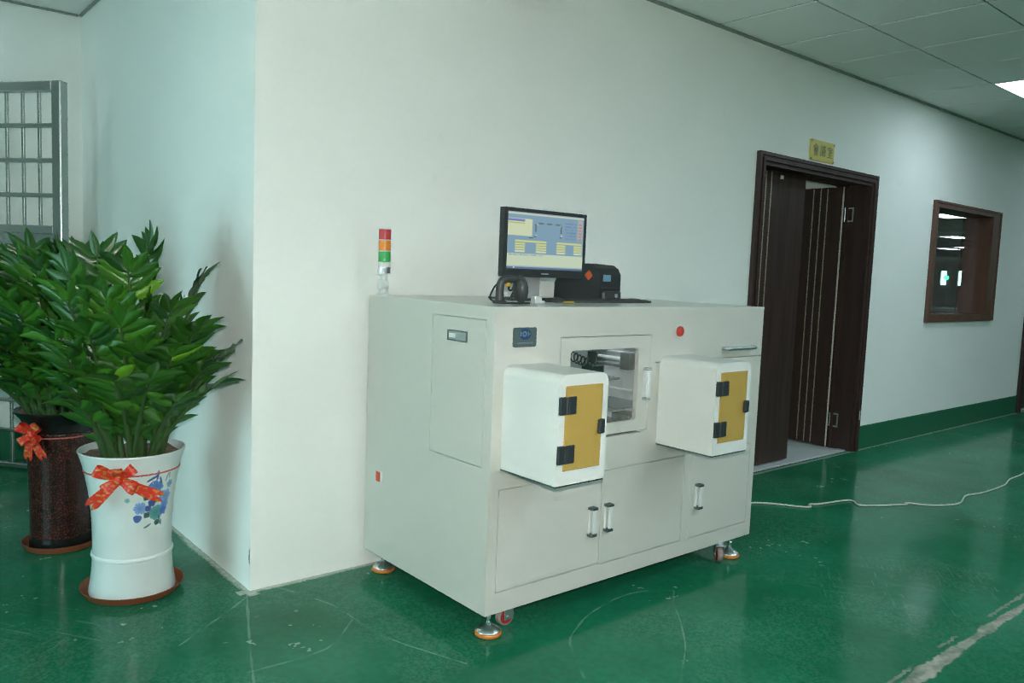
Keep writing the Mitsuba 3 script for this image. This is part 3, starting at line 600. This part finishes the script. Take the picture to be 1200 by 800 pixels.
# monitor
MON = k = thing('monitor', 'flat black monitor with a blue and yellow control screen on the white machine', 'monitor')
x0, x1, z0, z1, y0 = .799, 1.2515, 1.2565, 1.5275, -.50
sx0, sx1, sz0, sz1 = .818, 1.2385, 1.2885, 1.5135
add(k + '__casing', cat(xz(rrect(x0, x1, z0, z1, .004).difference(rect(sx0, sx1, sz0, sz1)), y0, y0 + .028), box(x0 + .004, x1 - .004, y0 + .006, y0 + .03, z0 + .004, z1 - .004), box(x0 + .07, x1 - .07, y0 + .03, y0 + .055, z0 + .03, z1 - .05, .01)), 'mat_black_plastic', False)
add(k + '__maker_mark', box(1.005, 1.042, y0 - .0006, y0 + .0005, z0 + .0125, z0 + .0165), 'mat_grey_plastic', False)
def screen_tex(p, n, uv):
    u, v = uv.x, 1 - uv.y
    def R(a, b, c, d): return dr.select((u > a) & (u < b) & (v > c) & (v < d), mi.Float(1), mi.Float(0))
    col = mi.Color3f(.17, .33, .46) + 0 * u
    pale = (.66, .74, .46); yel = (.66, .69, .22)
    def put(col, c, *rects):
        for r in rects: col = mix(col, c, R(*r))
        return col
    col = put(col, (.26, .36, .48), (0, 1, 0, .055))
    col = put(col, pale, (0, 1, .018, .04), (0, .31, .115, .415))
    col = put(col, (.13, .15, .50), (0, .215, .125, .165)); col = put(col, (.50, .52, .10), (0, .215, .182, .205))
    dash = dr.select(dr.abs(u * 62 - dr.floor(u * 62) - .5) < .36, 1., 0.)
    dashv = dr.select(dr.abs(v * 36 - dr.floor(v * 36) - .5) < .36, 1., 0.)
    dark = (.012, .02, .03)
    col = mix(col, dark, dash * dr.maximum(R(.385, .455, .16, .19), dr.maximum(R(.495, .565, .16, .19), R(.605, .675, .16, .19))))
    col = mix(col, dark, dashv * dr.maximum(R(.345, .365, .19, .33), R(.68, .70, .19, .33)))
    col = put(col, dark, (.335, .365, .405, .425), (.675, .70, .395, .412), (.27, .33, .435, .45))
    col = put(col, pale, (.355, .372, .38, .402), (.69, .705, .355, .39), (.365, .382, .19, .21), (.668, .682, .19, .21))
    line = dr.select(dr.abs(v * 18 - dr.floor(v * 18) - .5) < .16, 1., 0.)
    chars = dr.select(noise(u * 130, dr.floor(v * 18)) > .38, 1., 0.)
    col = mix(col, (.07, .14, .34), line * chars * R(.745, .895, .10, .43))
    col = put(col, (.42, .40, .42), (.915, .985, .06, .44))
    col = mix(col, (.45, .13, .05), line * R(.93, .975, .12, .44))
    for (a, b, c1, c2) in ((.10, .50, .225, .365), (.635, .985, .755, .87)):
        col = put(col, yel, (a, b, .49, .525))
        for i in range(4):
            cc = yel if i % 2 == 0 or i == 1 else pale
            col = put(col, cc if i < 3 else pale, (a, c1, .54 + i * .044, .573 + i * .044), (c2, b, .54 + i * .044, .573 + i * .044))
    col = put(col, (.60, .72, .50), (0, 1, .73, .945))
    col = mix(col, (.20, .30, .36), R(.02, .45, .742, .762) * chars)
    col = put(col, (.05, .12, .22), (0, 1, .965, 1)); col = put(col, (.35, .47, .60), (0, 1, .945, .965)); col = put(col, (.7, .8, .8), (.085, .10, .965, .99))
    return mix(col, (.36, .42, .42), .22) * SCREEN
SCREEN = 0.85 * LS
sc = add(k + '__screen', trimesh.Trimesh([(sx0 + .0002, y0 + .003, sz0 + .0002), (sx1 - .0002, y0 + .003, sz0 + .0002), (sx1 - .0002, y0 + .003, sz1 - .0002), (sx0 + .0002, y0 + .003, sz1 - .0002)], [(0, 1, 2), (0, 2, 3)], process=False), 'mat_black_glaze', False, 'lit screen with tables and a diagram', uv=np.array([(0., 0), (1, 0), (1, 1), (0, 1)]))
scene[sc]['emitter'] = {'type': 'area', 'radiance': proc(screen_tex)}
add(k + '__stand', cat(box(.965, 1.055, y0 + .06, y0 + .085, TOP + .008, z0 + .08, .004), box(.99, 1.03, y0 + .03, y0 + .062, z0 + .02, z0 + .07, .003)), 'mat_grey_plastic', False, 'light grey stand column')
add(k + '__foot', xz(rect(0, 1, 0, 1), 0, 1).apply_transform(np.diag([.20, .16, .008, 1])).apply_translation((.91, y0 + .065, TOP)), 'mat_dark_plastic', False)

# label printer
k = thing('label_printer', 'black label printer with an orange diamond on its side, right of the monitor', 'printer')
px0, px1, py0, py1, pz0, pz1 = 1.452, 1.592, -.40, -.10, TOP, 1.328
prof = sg.Polygon([(py0 + .006, pz0), (py1, pz0), (py1, pz0 + .07), (py1 - .05, pz1 - .012), (py1 - .09, pz1), (py0 + .05, pz1 - .006), (py0 + .018, pz1 - .022), (py0, pz1 - .052), (py0, pz0 + .012)])
add(k + '__casing', yz(prof, px0, px1), 'mat_black_plastic', 20)
add(k + '__lower_front', cat(box(px0 + .012, px1 - .006, py0 - .018, py0 + .01, pz0 + .003, pz0 + .045, .008), box(px0 + .012, px1 - .006, py0 - .006, py0 + .005, pz0 + .055, pz0 + .061, .001)), 'mat_dark_plastic', False)
add(k + '__knob', cyl((px0 + .09, py0 - .018, pz0 + .024), (0, -1, 0), .010, .006, 18), 'mat_grey_plastic', 30, 'small grey knob')
add(k + '__blue_label', box(px0 + .022, px0 + .072, py0 - .0015, py0 + .001, pz0 + .088, pz0 + .118), 'mat_blue_label', False, 'blue square label')
tl = box(px0 + .015, px1 - .03, -.325, -.225, 0, .002); tl = tl
add(k + '__lid_label', tl.apply_translation((0, 0, pz1 - .0025)), 'mat_teal_label', False, 'grey blue lid window')
dm = sg.Polygon([(py0 + .070, 1.248), (py0 + .097, 1.272), (py0 + .070, 1.296), (py0 + .043, 1.272)])
add(k + '__orange_diamond', yz(dm, px0 - .0015, px0 - .0001), 'mat_orange', False, 'orange diamond sticker')

# keyboard
k = thing('keyboard', 'flat dark keyboard lying in front of the label printer', 'keyboard')
kx0, kx1, ky0, ky1 = 1.02, 1.60, -.585, -.445
add(k + '__base', box(kx0, kx1, ky0, ky1, TOP, TOP + .009, .002), 'mat_dark_plastic', False)
kk = []
for r in range(5):
    for c in range(20):
        a = kx0 + .012 + c * .0279; b = ky0 + .012 + r * .0238
        kk.append(box(a, a + .0245, b, b + .0205, TOP + .0092, TOP + .0125))
kk_key = add(k + '__keys', cat(*kk), 'mat_keys', False)
labels[kk_key] = {'label': 'rows of flat dark keys', 'kind': 'stuff'}

# barcode scanner on its stand
k = thing('barcode_scanner', 'dark grey barcode scanner standing left of the keyboard under the monitor', 'scanner')
sx, sy = .705, -.66
head = [(sx - .045, sy, TOP + .012), (sx - .046, sy, TOP + .05), (sx - .040, sy, TOP + .078), (sx - .018, sy, TOP + .090), (sx + .02, sy, TOP + .090), (sx + .045, sy, TOP + .088)]
add(k + '__handle', tube(smoothpath(head, 5), [.016] * 3 + [.015] * 23, 14), 'mat_dark_plastic', 40)
hood = trimesh.creation.icosphere(3, 1.0); hood.apply_transform(np.diag([.026, .034, .052, 1])); hood = rot(hood, -.12, (0, 1, 0)); hood.apply_translation((sx + .045, sy - .01, TOP + .0535))
add(k + '__hood', hood, 'mat_dark_plastic', True, 'rounded dark hood')
add(k + '__base', lathe([(0, 0), (.026, 0), (.026, .006), (.02, .012), (0, .013)], sx - .045, sy, TOP, 28), 'mat_dark_plastic', 30)
add(k + '__trigger', box(sx - .018, sx + .002, sy - .006, sy + .006, TOP + .062, TOP + .077, .002), 'mat_yellow', False, 'yellow trigger')
add(k + '__lead', tube(smoothpath([(sx - .045, sy + .01, TOP + .075), (sx - .075, sy - .0, TOP + .055), (sx - .105, sy - .02, TOP + .018), (sx - .085, sy - .05, TOP + .006), (sx - .035, sy - .075, TOP + .005), (sx + .04, sy - .07, TOP + .005)], 8), .0035, 8), 'mat_black_plastic', 40, 'black lead')
add(MON + '__cable', tube(smoothpath([(.905, -.43, 1.33), (.890, -.47, 1.262), (.862, -.49, 1.245), (.838, -.5, 1.222), (.836, -.5, 1.205), (.852, -.5, 1.205), (.880, -.49, 1.238), (.872, -.50, 1.215), (.850, -.50, 1.18), (.846, -.515, TOP + .020), (.862, -.54, TOP + .010), (.90, -.60, TOP + .0085), (.96, -.62, TOP + .0075)], 8), .0045, 8), 'mat_black_plastic', 40, 'thin black cable')
k = num('pencil_stub'); add(k, cyl((.985, -.66, TOP + .0045), (1, .25, 0), .0042, .07, 8), 'mat_yellow'); tag(k, 'small yellow stick lying before the dark keyboard', 'stick')
k = num('plug_clip'); add(k, cat(box(.80, .835, -.70, -.67, TOP, TOP + .03, .003), box(.81, .86, -.69, -.675, TOP, TOP + .012, .003)), 'mat_clear_bits', False); tag(k, 'small whitish plastic clip right beside the scanner hood', 'clip')
k = num('flat_disc'); add(k, lathe([(0, 0), (.035, 0), (.035, .004), (.02, .007), (0, .007)], 1.80, -.30, TOP, 28), 'mat_dark_plastic'); tag(k, 'small flat dark disc on the machine top, right of the label printer', 'disc')

# white cord on the floor
cord = [(1.99, -.25, .0058), (2.4, -.30, .0058), (2.80, -.41, .0058), (2.99, -.63, .0058), (3.06, -.61, .0058), (3.12, -.64, .0058), (3.355, -.70, .0058), (3.31, -.795, .0058), (3.555, -.93, .0058), (3.60, -.92, .0058), (3.68, -1.03, .0058), (3.865, -1.107, .0058), (4.10, -1.06, .0058), (4.27, -1.09, .0058), (4.60, -1.10, .0058), (4.85, -1.06, .0058), (5.14, -1.05, .0058), (5.7, -.95, .0058), (6.6, -1.1, .0058)]
k = num('power_cord'); add(k, tube(smoothpath(cord, 8), .0050, 8), 'mat_cord_white', 40); tag(k, 'thin white power cord winding across the green floor from the machine', 'cord')

# ------------------------------------------------------------------ stainless gate
k = thing('security_gate', 'stainless steel barred gate standing ajar behind the potted plants', 'gate')
gp, gd = np.array([-.206, 2.176]), np.array([-.6, .8])       # outer edge of the post, direction of the leaf
gn = np.array([.8, .6])
def gbar(s0, s1, n0, n1, z0, z1, c=.003):
    m = box(s0, s1, -n1, -n0, z0, z1, c)          # local x along the leaf, local -y along the normal that faces away from the wall
    R = np.eye(4); R[:2, 0] = gd; R[:2, 1] = np.array([-gd[1], gd[0]]); R[:2, 3] = gp
    m.apply_transform(R); return m
L = .62
add(k + '__post', gbar(0, .062, -.03, .03, .001, 2.227, .006), 'mat_gate_steel', False)
add(k + '__post', gbar(L - .05, L, -.025, .025, .001, 2.227, .006), 'mat_gate_steel', False)
add(k + '__rail', gbar(.0622, L - .0502, -.025, .025, 2.172, 2.227, .005), 'mat_gate_steel', False)
for z in (1.987, 1.794, 1.600): add(k + '__rail', gbar(.0622, L - .0502, -.012, .012, z - .012, z + .012), 'mat_gate_steel', False)
add(k + '__rail', gbar(.0622, L - .0502, -.022, .022, 1.385, 1.43, .004), 'mat_gate_steel', False)
add(k + '__lock_panel', gbar(.0622, L - .0502, -.012, .012, .80, 1.384, .002), 'mat_gate_steel', False, 'solid steel middle panel')
for z in (.79, .601, .41, .233): add(k + '__rail', gbar(.0622, L - .0502, -.010, .010, z - .010, z + .0099), 'mat_gate_steel', False)
add(k + '__rail', gbar(.0622, L - .0502, -.016, .016, .012, .040, .003), 'mat_gate_steel', False)
for s in (.165, .275, .385, .495):
    for za, zb in ((1.431, 1.5875), (1.6125, 1.7815), (1.8065, 1.9745), (1.9995, 2.1715)):
        add(k + '__bar', gbar(s - .008, s + .008, -.008, .008, za, zb, .002), 'mat_gate_steel', False)
    for za, zb in ((.0405, .2225), (.2435, .3995), (.4205, .5905), (.6115, .7795)):
        add(k + '__bar', gbar(s - .008, s + .008, -.008, .008, za, zb, .002), 'mat_gate_steel', False)

# ------------------------------------------------------------------ pots
def soil(parent, c, r, z, seed):
    n, V, F = 40, [], []
    rs = np.linspace(0, 1, 14)
    V = np.vstack([np.c_[c[0] + q * r * np.cos(np.arange(n) * 2 * np.pi / n), c[1] + q * r * np.sin(np.arange(n) * 2 * np.pi / n), np.full(n, z)] for q in rs])
    V[:, 2] += (meshkit.noise(V * 45, seed) - .5) * .018 + (meshkit.noise(V * 110, seed + 3) - .5) * .010
    F = [f for i in range(13) for j in range(n) for f in ((i * n + j, i * n + n + j, i * n + n + (j + 1) % n), (i * n + j, i * n + n + (j + 1) % n, i * n + (j + 1) % n))]
    add(parent + '__soil', trimesh.Trimesh(V, F, process=False), 'mat_soil', 40, 'brown soil and bark')
def spline_prof(pts, k=5):
    return smoothpath(np.array(pts, float), k)
# front: white flowered pot
P = thing('white_pot', 'tall waisted white porcelain pot painted with blue flowers, in front', 'pot')
pr = spline_prof([(.150, .0065), (.1535, .012), (.1505, .035), (.1455, .065), (.141, .11), (.139, .155), (.1385, .22), (.141, .30), (.147, .37), (.157, .436), (.170, .50), (.1845, .548)], 4)
pr = np.vstack([[[0, .0062], [.148, .0062]], pr, [[.187, .5525], [.186, .556], [.182, .557], [.178, .554], [.173, .530], [.163, .48], [0, .47]]])
add(P + '__body', lathe(pr, *FPOT, 0, 80), 'mat_porcelain_flowers', 40)
add(P + '__raised_ring', lathe([(.1385, .150), (.1435, .153), (.1445, .158), (.1435, .163), (.1385, .166)], *FPOT, 0, 80), 'mat_porcelain', 40)
soil(P, FPOT, .1735, .532, 3)
S_ = num('saucer'); add(S_, lathe([(0, .0005), (.155, .0005), (.165, .003), (.183, .028), (.184, .032), (.180, .032), (.163, .0065), (.155, .0055), (0, .0055)], *FPOT, 0, 72), 'mat_saucer', 35)
tag(S_, 'round reddish brown saucer under the white flowered pot', 'saucer')
# rear: dark leopard pot
Q = thing('dark_pot', 'tall dark brown mottled pot with black rim and base, standing behind', 'pot')
add(Q + '__body', lathe(np.vstack([[[0, .058], [.121, .058]], spline_prof([(.1215, .062), (.121, .15), (.1225, .26), (.127, .38), (.134, .47), (.138, .515)], 4), [[.135, .52], [0, .52]]]), *RPOT, 0, 72), 'mat_leopard', 40)
add(Q + '__base', lathe([(0, .0062), (.121, .0062), (.1245, .009), (.1235, .03), (.1222, .0575), (0, .0575)], *RPOT, 0, 72), 'mat_black_glaze', 30, 'glossy black base band')
add(Q + '__rim', lathe([(.0, .5205), (.1365, .5205), (.139, .524), (.141, .545), (.150, .570), (.168, .592), (.176, .600), (.177, .606), (.174, .609), (.169, .607), (.160, .59), (.140, .575), (0, .57)], *RPOT, 0, 72), 'mat_black_glaze', 40, 'glossy black flared rim')
soil(Q, RPOT, .160, .594, 9)
S_ = num('saucer'); add(S_, lathe([(0, .0005), (.128, .0005), (.138, .003), (.153, .028), (.154, .032), (.150, .032), (.137, .0065), (.128, .0055), (0, .0055)], *RPOT, 0, 72), 'mat_saucer', 35)
tag(S_, 'round reddish brown saucer under the dark mottled pot', 'saucer')

# ribbon bows
def strip(center, wdir, width, th=.0012):
    c, w = np.array(center, float), np.array(wdir, float)
    if w.ndim == 1: w = np.tile(w, (len(c), 1))
    w /= np.linalg.norm(w, axis=1, keepdims=True)
    wd = np.broadcast_to(width, (len(c),))[:, None]
    t = np.gradient(c, axis=0); nn = np.cross(t, w); nn /= np.linalg.norm(nn, axis=1, keepdims=True) + 1e-12
    A, B = c - w * wd / 2, c + w * wd / 2
    V = np.vstack([A + nn * th / 2, B + nn * th / 2, B - nn * th / 2, A - nn * th / 2]); N = len(c); F = []
    for i in range(N - 1):
        for s in range(4):
            p, q = s * N + i, ((s + 1) % 4) * N + i
            F += [(p, p + 1, q + 1), (p, q + 1, q)]
    F += [(0, N, 2 * N), (0, 2 * N, 3 * N), (N - 1, 3 * N - 1, 2 * N - 1), (N - 1, 4 * N - 1, 3 * N - 1)]
    return trimesh.Trimesh(V, F, process=False)
def bow(name, lab, pos, outward, scale, loops, tails, ring_r, ring_z, axis):
    k = thing(name, lab, 'bow')
    o = np.array([outward[0], outward[1], 0.0]); o /= np.linalg.norm(o); right = np.array([-o[1], o[0], 0.0]); up = np.array([0, 0, 1.0])
    pos = np.array(pos, float)
    def loc(x, y, z): return pos + scale * (right * x + up * y + o * z)
    for (ang, ln, wdt, bulge) in loops:
        d = np.array([math.cos(ang), math.sin(ang)]); s = np.array([-d[1], d[0]])
        ts = np.linspace(0, 1, 22)
        r_ = ln * np.sin(np.pi * ts) ** .8
        zz = .010 + bulge * np.sin(2 * np.pi * ts) * .55 + bulge * .75 * np.sin(np.pi * ts)
        pts = [loc(*(d * q), z) for q, z in zip(r_, zz)]
        wv = scale * (right * s[0] + up * s[1])
        w_ = wdt * (.45 + .55 * np.sin(np.pi * ts) ** .7) * scale
        add(k + '__loop', strip(pts, wv, w_), 'mat_ribbon', 50)
    for (x, y, wdt) in tails:
        d = np.array([x, y]) / math.hypot(x, y); s = np.array([-d[1], d[0]]); L_ = math.hypot(x, y)
        ts = np.linspace(0, 1, 12)
        for side in (-1, 1):                  # the two halves of a tail with a notched end
            pts = [loc(*(d * L_ * q * (1.0 if side < 0 else .99) + s * side * wdt * .25 * (.6 + .4 * q)), .012 + .014 * math.sin(3 * q + 1) * q) for q in ts]
            w_ = wdt * .5 * (.6 + .4 * ts) * scale * np.where(ts > .85, 1 - (ts - .85) / .15 * .9, 1)
            add(k + '__tail', strip(pts, scale * (right * s[0] + up * s[1]), w_), 'mat_ribbon', 50)
    kn = trimesh.creation.icosphere(3, 1.0); kn.apply_transform(np.diag([.014 * scale, .011 * scale, .016 * scale, 1]))
    kn.vertices += (meshkit.noise(kn.vertices * 160)[:, None] - .5) * .004
    R = np.eye(4); R[:3, 0], R[:3, 1], R[:3, 2] = right, o, up; R[:3, 3] = loc(0, 0, .022); kn.apply_transform(R)
    add(k + '__knot', kn, 'mat_ribbon', True)
    a = np.linspace(0, 2 * np.pi, 73)
    add(k + '__tie', strip([(axis[0] + ring_r * math.cos(t), axis[1] + ring_r * math.sin(t), ring_z) for t in a], (0, 0, 1), .006, .0015), 'mat_ribbon_line', 60, 'thin red ribbon tied round the pot')
bow('ribbon_bow', 'shiny red ribbon bow tied round the white flowered pot', (-.437, .1215, .478), (-.437 - FPOT[0], .122 - FPOT[1]), 1.0,
    [(math.radians(150), .085, .040, .036), (math.radians(40), .075, .040, .036), (math.radians(-145), .055, .040, .034), (math.radians(-25), .070, .042, .034), (math.radians(95), .045, .036, .040)],
    [(-.105, -.105, .052), (.150, -.072, .050)], .1685, .484, FPOT)
bow('ribbon_bow', 'shiny red ribbon bow at the side of the dark mottled pot', (-.585, .845, .525), (-.585 - RPOT[0], .845 - RPOT[1]), 1.0,
    [(math.radians(140), .060, .038, .034), (math.radians(50), .055, .038, .034), (math.radians(-140), .050, .038, .034), (math.radians(-40), .050, .038, .034)],
    [(-.03, -.115, .045), (.045, -.105, .045)], .1395, .502, RPOT)

# ------------------------------------------------------------------ plants
def leaf_mesh(curl, wide):
    N = 9; V = []; xs = np.linspace(0, 1, N)
    for x in xs:
        w = wide * (math.sin(math.pi * min(1, x ** .80)) ** .75) if 0 < x < 1 else 0.0
        w = max(w, .012 if x < .5 else .002)
        z = -curl * x * x
        for s in (-1, -.5, 0, .5, 1): V.append((x, s * w, z + abs(s) ** 1.3 * w * .42 + (.010 * math.sin(x * 9) * s)))
    F = []
    for i in range(N - 1):
        for j in range(4):
            p = i * 5 + j; F += [(p, p + 5, p + 6), (p, p + 6, p + 1)]
    return trimesh.Trimesh(np.array(V), F, process=False)
LEAVES = [leaf_mesh(c, w) for c, w in ((.14, .18), (.28, .185), (.06, .165), (.22, .20))]
def zz_plant(name, lab, c, zsoil, tips, seed, young=()):
    rng = random.Random(seed); k = thing(name, lab, 'plant'); allleaves = []; stuff = []
    for si, tip in enumerate(tips):
        tip = np.array(tip[:3], float); is_young = si in young
        d = tip[:2] - np.array(c); az = math.atan2(d[1], d[0]) + rng.uniform(-.35, .35); rr = min(.11, .03 + .30 * np.linalg.norm(d) * rng.uniform(.6, 1))
        b = np.array([c[0] + rr * math.cos(az), c[1] + rr * math.sin(az), zsoil - .012])
        v_ = tip - b; tip = tip - v_ / np.linalg.norm(v_) * (.045 if tip[2] > 1.2 else .065)      # the last leaves reach beyond the stem
        hgt = tip[2] - b[2]
        c1 = b + np.array([(tip[0] - b[0]) * .30, (tip[1] - b[1]) * .30, hgt * .50])
        c2 = b + np.array([(tip[0] - b[0]) * .78, (tip[1] - b[1]) * .78, hgt * .92])
        ts = np.linspace(0, 1, 18)[:, None]
        P_ = (1 - ts) ** 3 * b + 3 * (1 - ts) ** 2 * ts * c1 + 3 * (1 - ts) * ts ** 2 * c2 + ts ** 3 * tip
        rad = np.interp(ts[:, 0], [0, .12, .5, 1], [.0125, .0105, .0065, .0025]) * (.75 if is_young else 1)
        st = add(k + '__stem', tube(P_, rad, 8), 'mat_stem_young' if is_young else 'mat_stem', 60)
        length = np.linalg.norm(np.diff(P_, axis=0), axis=1).sum()
        npair = max(4, int(length * .74 / .050))
        ref = rng.uniform(0, math.pi)
        for j in range(npair + 1):
            t = (.24 if rng.random() < .6 else .34) * (1 - j / npair) + .98 * j / npair
            f = t * 17; i0 = min(16, int(f)); p = P_[i0] + (P_[i0 + 1] - P_[i0]) * (f - i0)
            tg = P_[i0 + 1] - P_[i0]; tg /= np.linalg.norm(tg)
            out = np.array([tip[0] - b[0], tip[1] - b[1], 0.0]); nrm = np.linalg.norm(out)
            hz = np.array([math.cos(ref), math.sin(ref), 0]) if nrm < .12 else np.array([-out[1], out[0], 0]) / nrm
            hz = hz - tg * (hz @ tg); hz /= np.linalg.norm(hz); nz = np.cross(hz, tg)
            if nz[2] < 0 and nrm >= .12: nz = -nz
            last = j == npair
            for s in ((-1, 1) if not last else (-1, 1, 0)):
                fwd = rng.uniform(.45, .75) + (.25 if last else 0) + (.35 if s == 0 else 0)
                dirv = tg * fwd + hz * s * rng.uniform(.75, .95) + nz * rng.uniform(.05, .35)
                dirv /= np.linalg.norm(dirv)
                nn = nz + hz * rng.uniform(-.25, .25) - tg * .25; nn -= dirv * (nn @ dirv); nn /= np.linalg.norm(nn)
                side = np.cross(nn, dirv)
                size = rng.uniform(.112, .142) * (.62 + .42 * math.sin(math.pi * min(1, max(0, t - .2) / .8) ** .9 * .8)) * (.72 if is_young else 1)
                Mx = np.eye(4); Mx[:3, 0], Mx[:3, 1], Mx[:3, 2] = dirv * size, side * size, nn * size; Mx[:3, 3] = p
                tipx = p + dirv * size
                if max(tipx[0], p[0]) + .02 * abs(nn[2]) > -.022:      # never through the short wall
                    continue
                v = rng.randrange(4); mat = 'mat_leaf_young' if is_young or rng.random() < .025 else f'mat_leaf_{rng.choice([0, 0, 1, 1, 2, 3])}'
                allleaves.append((np.linalg.norm(p + dirv * size * .5 - CAM), st, v, mat, Mx))
    order = sorted(range(len(allleaves)), key=lambda i: allleaves[i][0]); near = set(order[:296])
    for i, (_, st, v, mat, Mx) in enumerate(allleaves):
        if i in near: scene[num(st + '__leaf')] = {**leaf_ply(v, mat), 'to_world': T(Mx)}
        else:
            m = LEAVES[v].copy(); m.apply_transform(Mx); stuff.append(m)
    if stuff:
        f = add(k + '__foliage', cat(*stuff), 'mat_leaf_0', 40); labels[f] = {'label': 'further glossy dark green leaves', 'kind': 'stuff'}
leaf_cache = {}
def leaf_ply(v, mat):
    if (v, mat) not in leaf_cache: leaf_cache[(v, mat)] = mikit.ply(LEAVES[v], mat, smooth=50)
    return leaf_cache[(v, mat)]
front_tips = [(-.4846, -.08, 1.10), (-.4105, -.05, 1.00), (-.066, -.10, 1.002), (-.127, .15, 1.235), (-.3075, .25, 1.36), (-.4244, .05, 1.27), (-.2832, 0, 1.15), (-.2232, 0, .90), (-.5738, -.02, 1.07),
              (-.627, .10, .98), (-.5457, .12, .80), (-.459, .35, 1.32), (-.592, .20, 1.26), (-.349, -.03, .95), (-.517, 0, 1.19), (-.10, .24, .85), (-.174, .30, 1.02),
              (-.606, .35, 1.14), (-.589, .10, .87), (-.36, .10, 1.20),
              (-.16, .02, .95), (-.20, .08, .78), (-.44, .02, .84), (-.33, .00, .80), (-.62, .22, 1.05), (-.54, .12, 1.02),
              (-.131, -.06, .859), (-.214, -.06, 1.077), (-.272, -.06, .822), (-.197, -.1, .929), (-.326, -.14, .997), (-.625, .1, 1.184), (-.664, .1, 1.041), (-.657, .08, .899), (-.594, .08, .794),
              (-.554, .02, .902), (-.395, -.14, .913), (-.516, -.1, .914), (-.558, .05, 1.187)]
zz_plant('zz_plant', 'bushy glossy green plant growing in the white flowered pot', FPOT, .530, front_tips, 5, young=(10,))
rear_tips = [(-.5878, .70, 1.163), (-.6626, .70, .995), (-.7172, .70, 1.144), (-.7292, .75, .857), (-.4882, .75, 1.163), (-.545, .70, .993), (-.4994, .90, 1.326), (-.5835, .90, 1.314), (-.6656, .90, 1.258),
             (-.7511, 1.0, 1.219), (-.7795, .90, 1.049), (-.386, 1.10, 1.305), (-.3557, 1.0, 1.27), (-.8153, .85, .918), (-.2783, 1.2, 1.111), (-.6153, .80, 1.227), (-.6657, .80, .80), (-.4275, .75, .916), (-.47, 1.0, 1.2),
             (-.74, .82, 1.00), (-.68, .74, .88), (-.60, .70, .86), (-.80, .95, 1.14), (-.55, .72, 1.08), (-.70, .86, 1.18), (-.52, .80, 1.25), (-.76, .80, .93),
             (-.732, .8, 1.156), (-.728, .75, .958), (-.683, .78, .783), (-.761, .85, .779), (-.636, .7, .825), (-.678, .68, 1.096), (-.548, .75, 1.265), (-.63, .8, 1.261), (-.452, .7, 1.166), (-.553, .66, .894), (-.771, .95, 1.253), (-.344, .9, 1.271)]
zz_plant('zz_plant', 'bushy glossy green plant growing in the dark mottled pot', RPOT, .592, rear_tips, 11)

# ------------------------------------------------------------------ what the window pane mirrors from the hall
k = thing('assembly_machine', 'dark machine with a small green lamp, mirrored in the window pane', 'machine')
ax, ay = 14.0, -3.25
add(k + '__frame', cat(*[box(ax + a, ax + a + .07, ay + b, ay + b + .07, .9, 1.75) for a in (0, .9) for b in (0, .73)], box(ax, ax + .97, ay, ay + .8, 1.75, 1.82), box(ax, ax + .97, ay, ay + .8, .84, .90)), 'mat_satin_steel', False)
add(k + '__cabinet', box(ax + .02, ax + .95, ay + .02, ay + .78, 0.001, .839, .01), 'mat_dark_plastic', False)
g = add(k + '__green_lamp', cyl((ax - .005, ay + .37, 1.45), (-1, 0, 0), .035, .05, 16), 'mat_green_lens')
scene[g]['emitter'] = {'type': 'area', 'radiance': rgb(.5 * LS, 16. * LS, 3. * LS)}
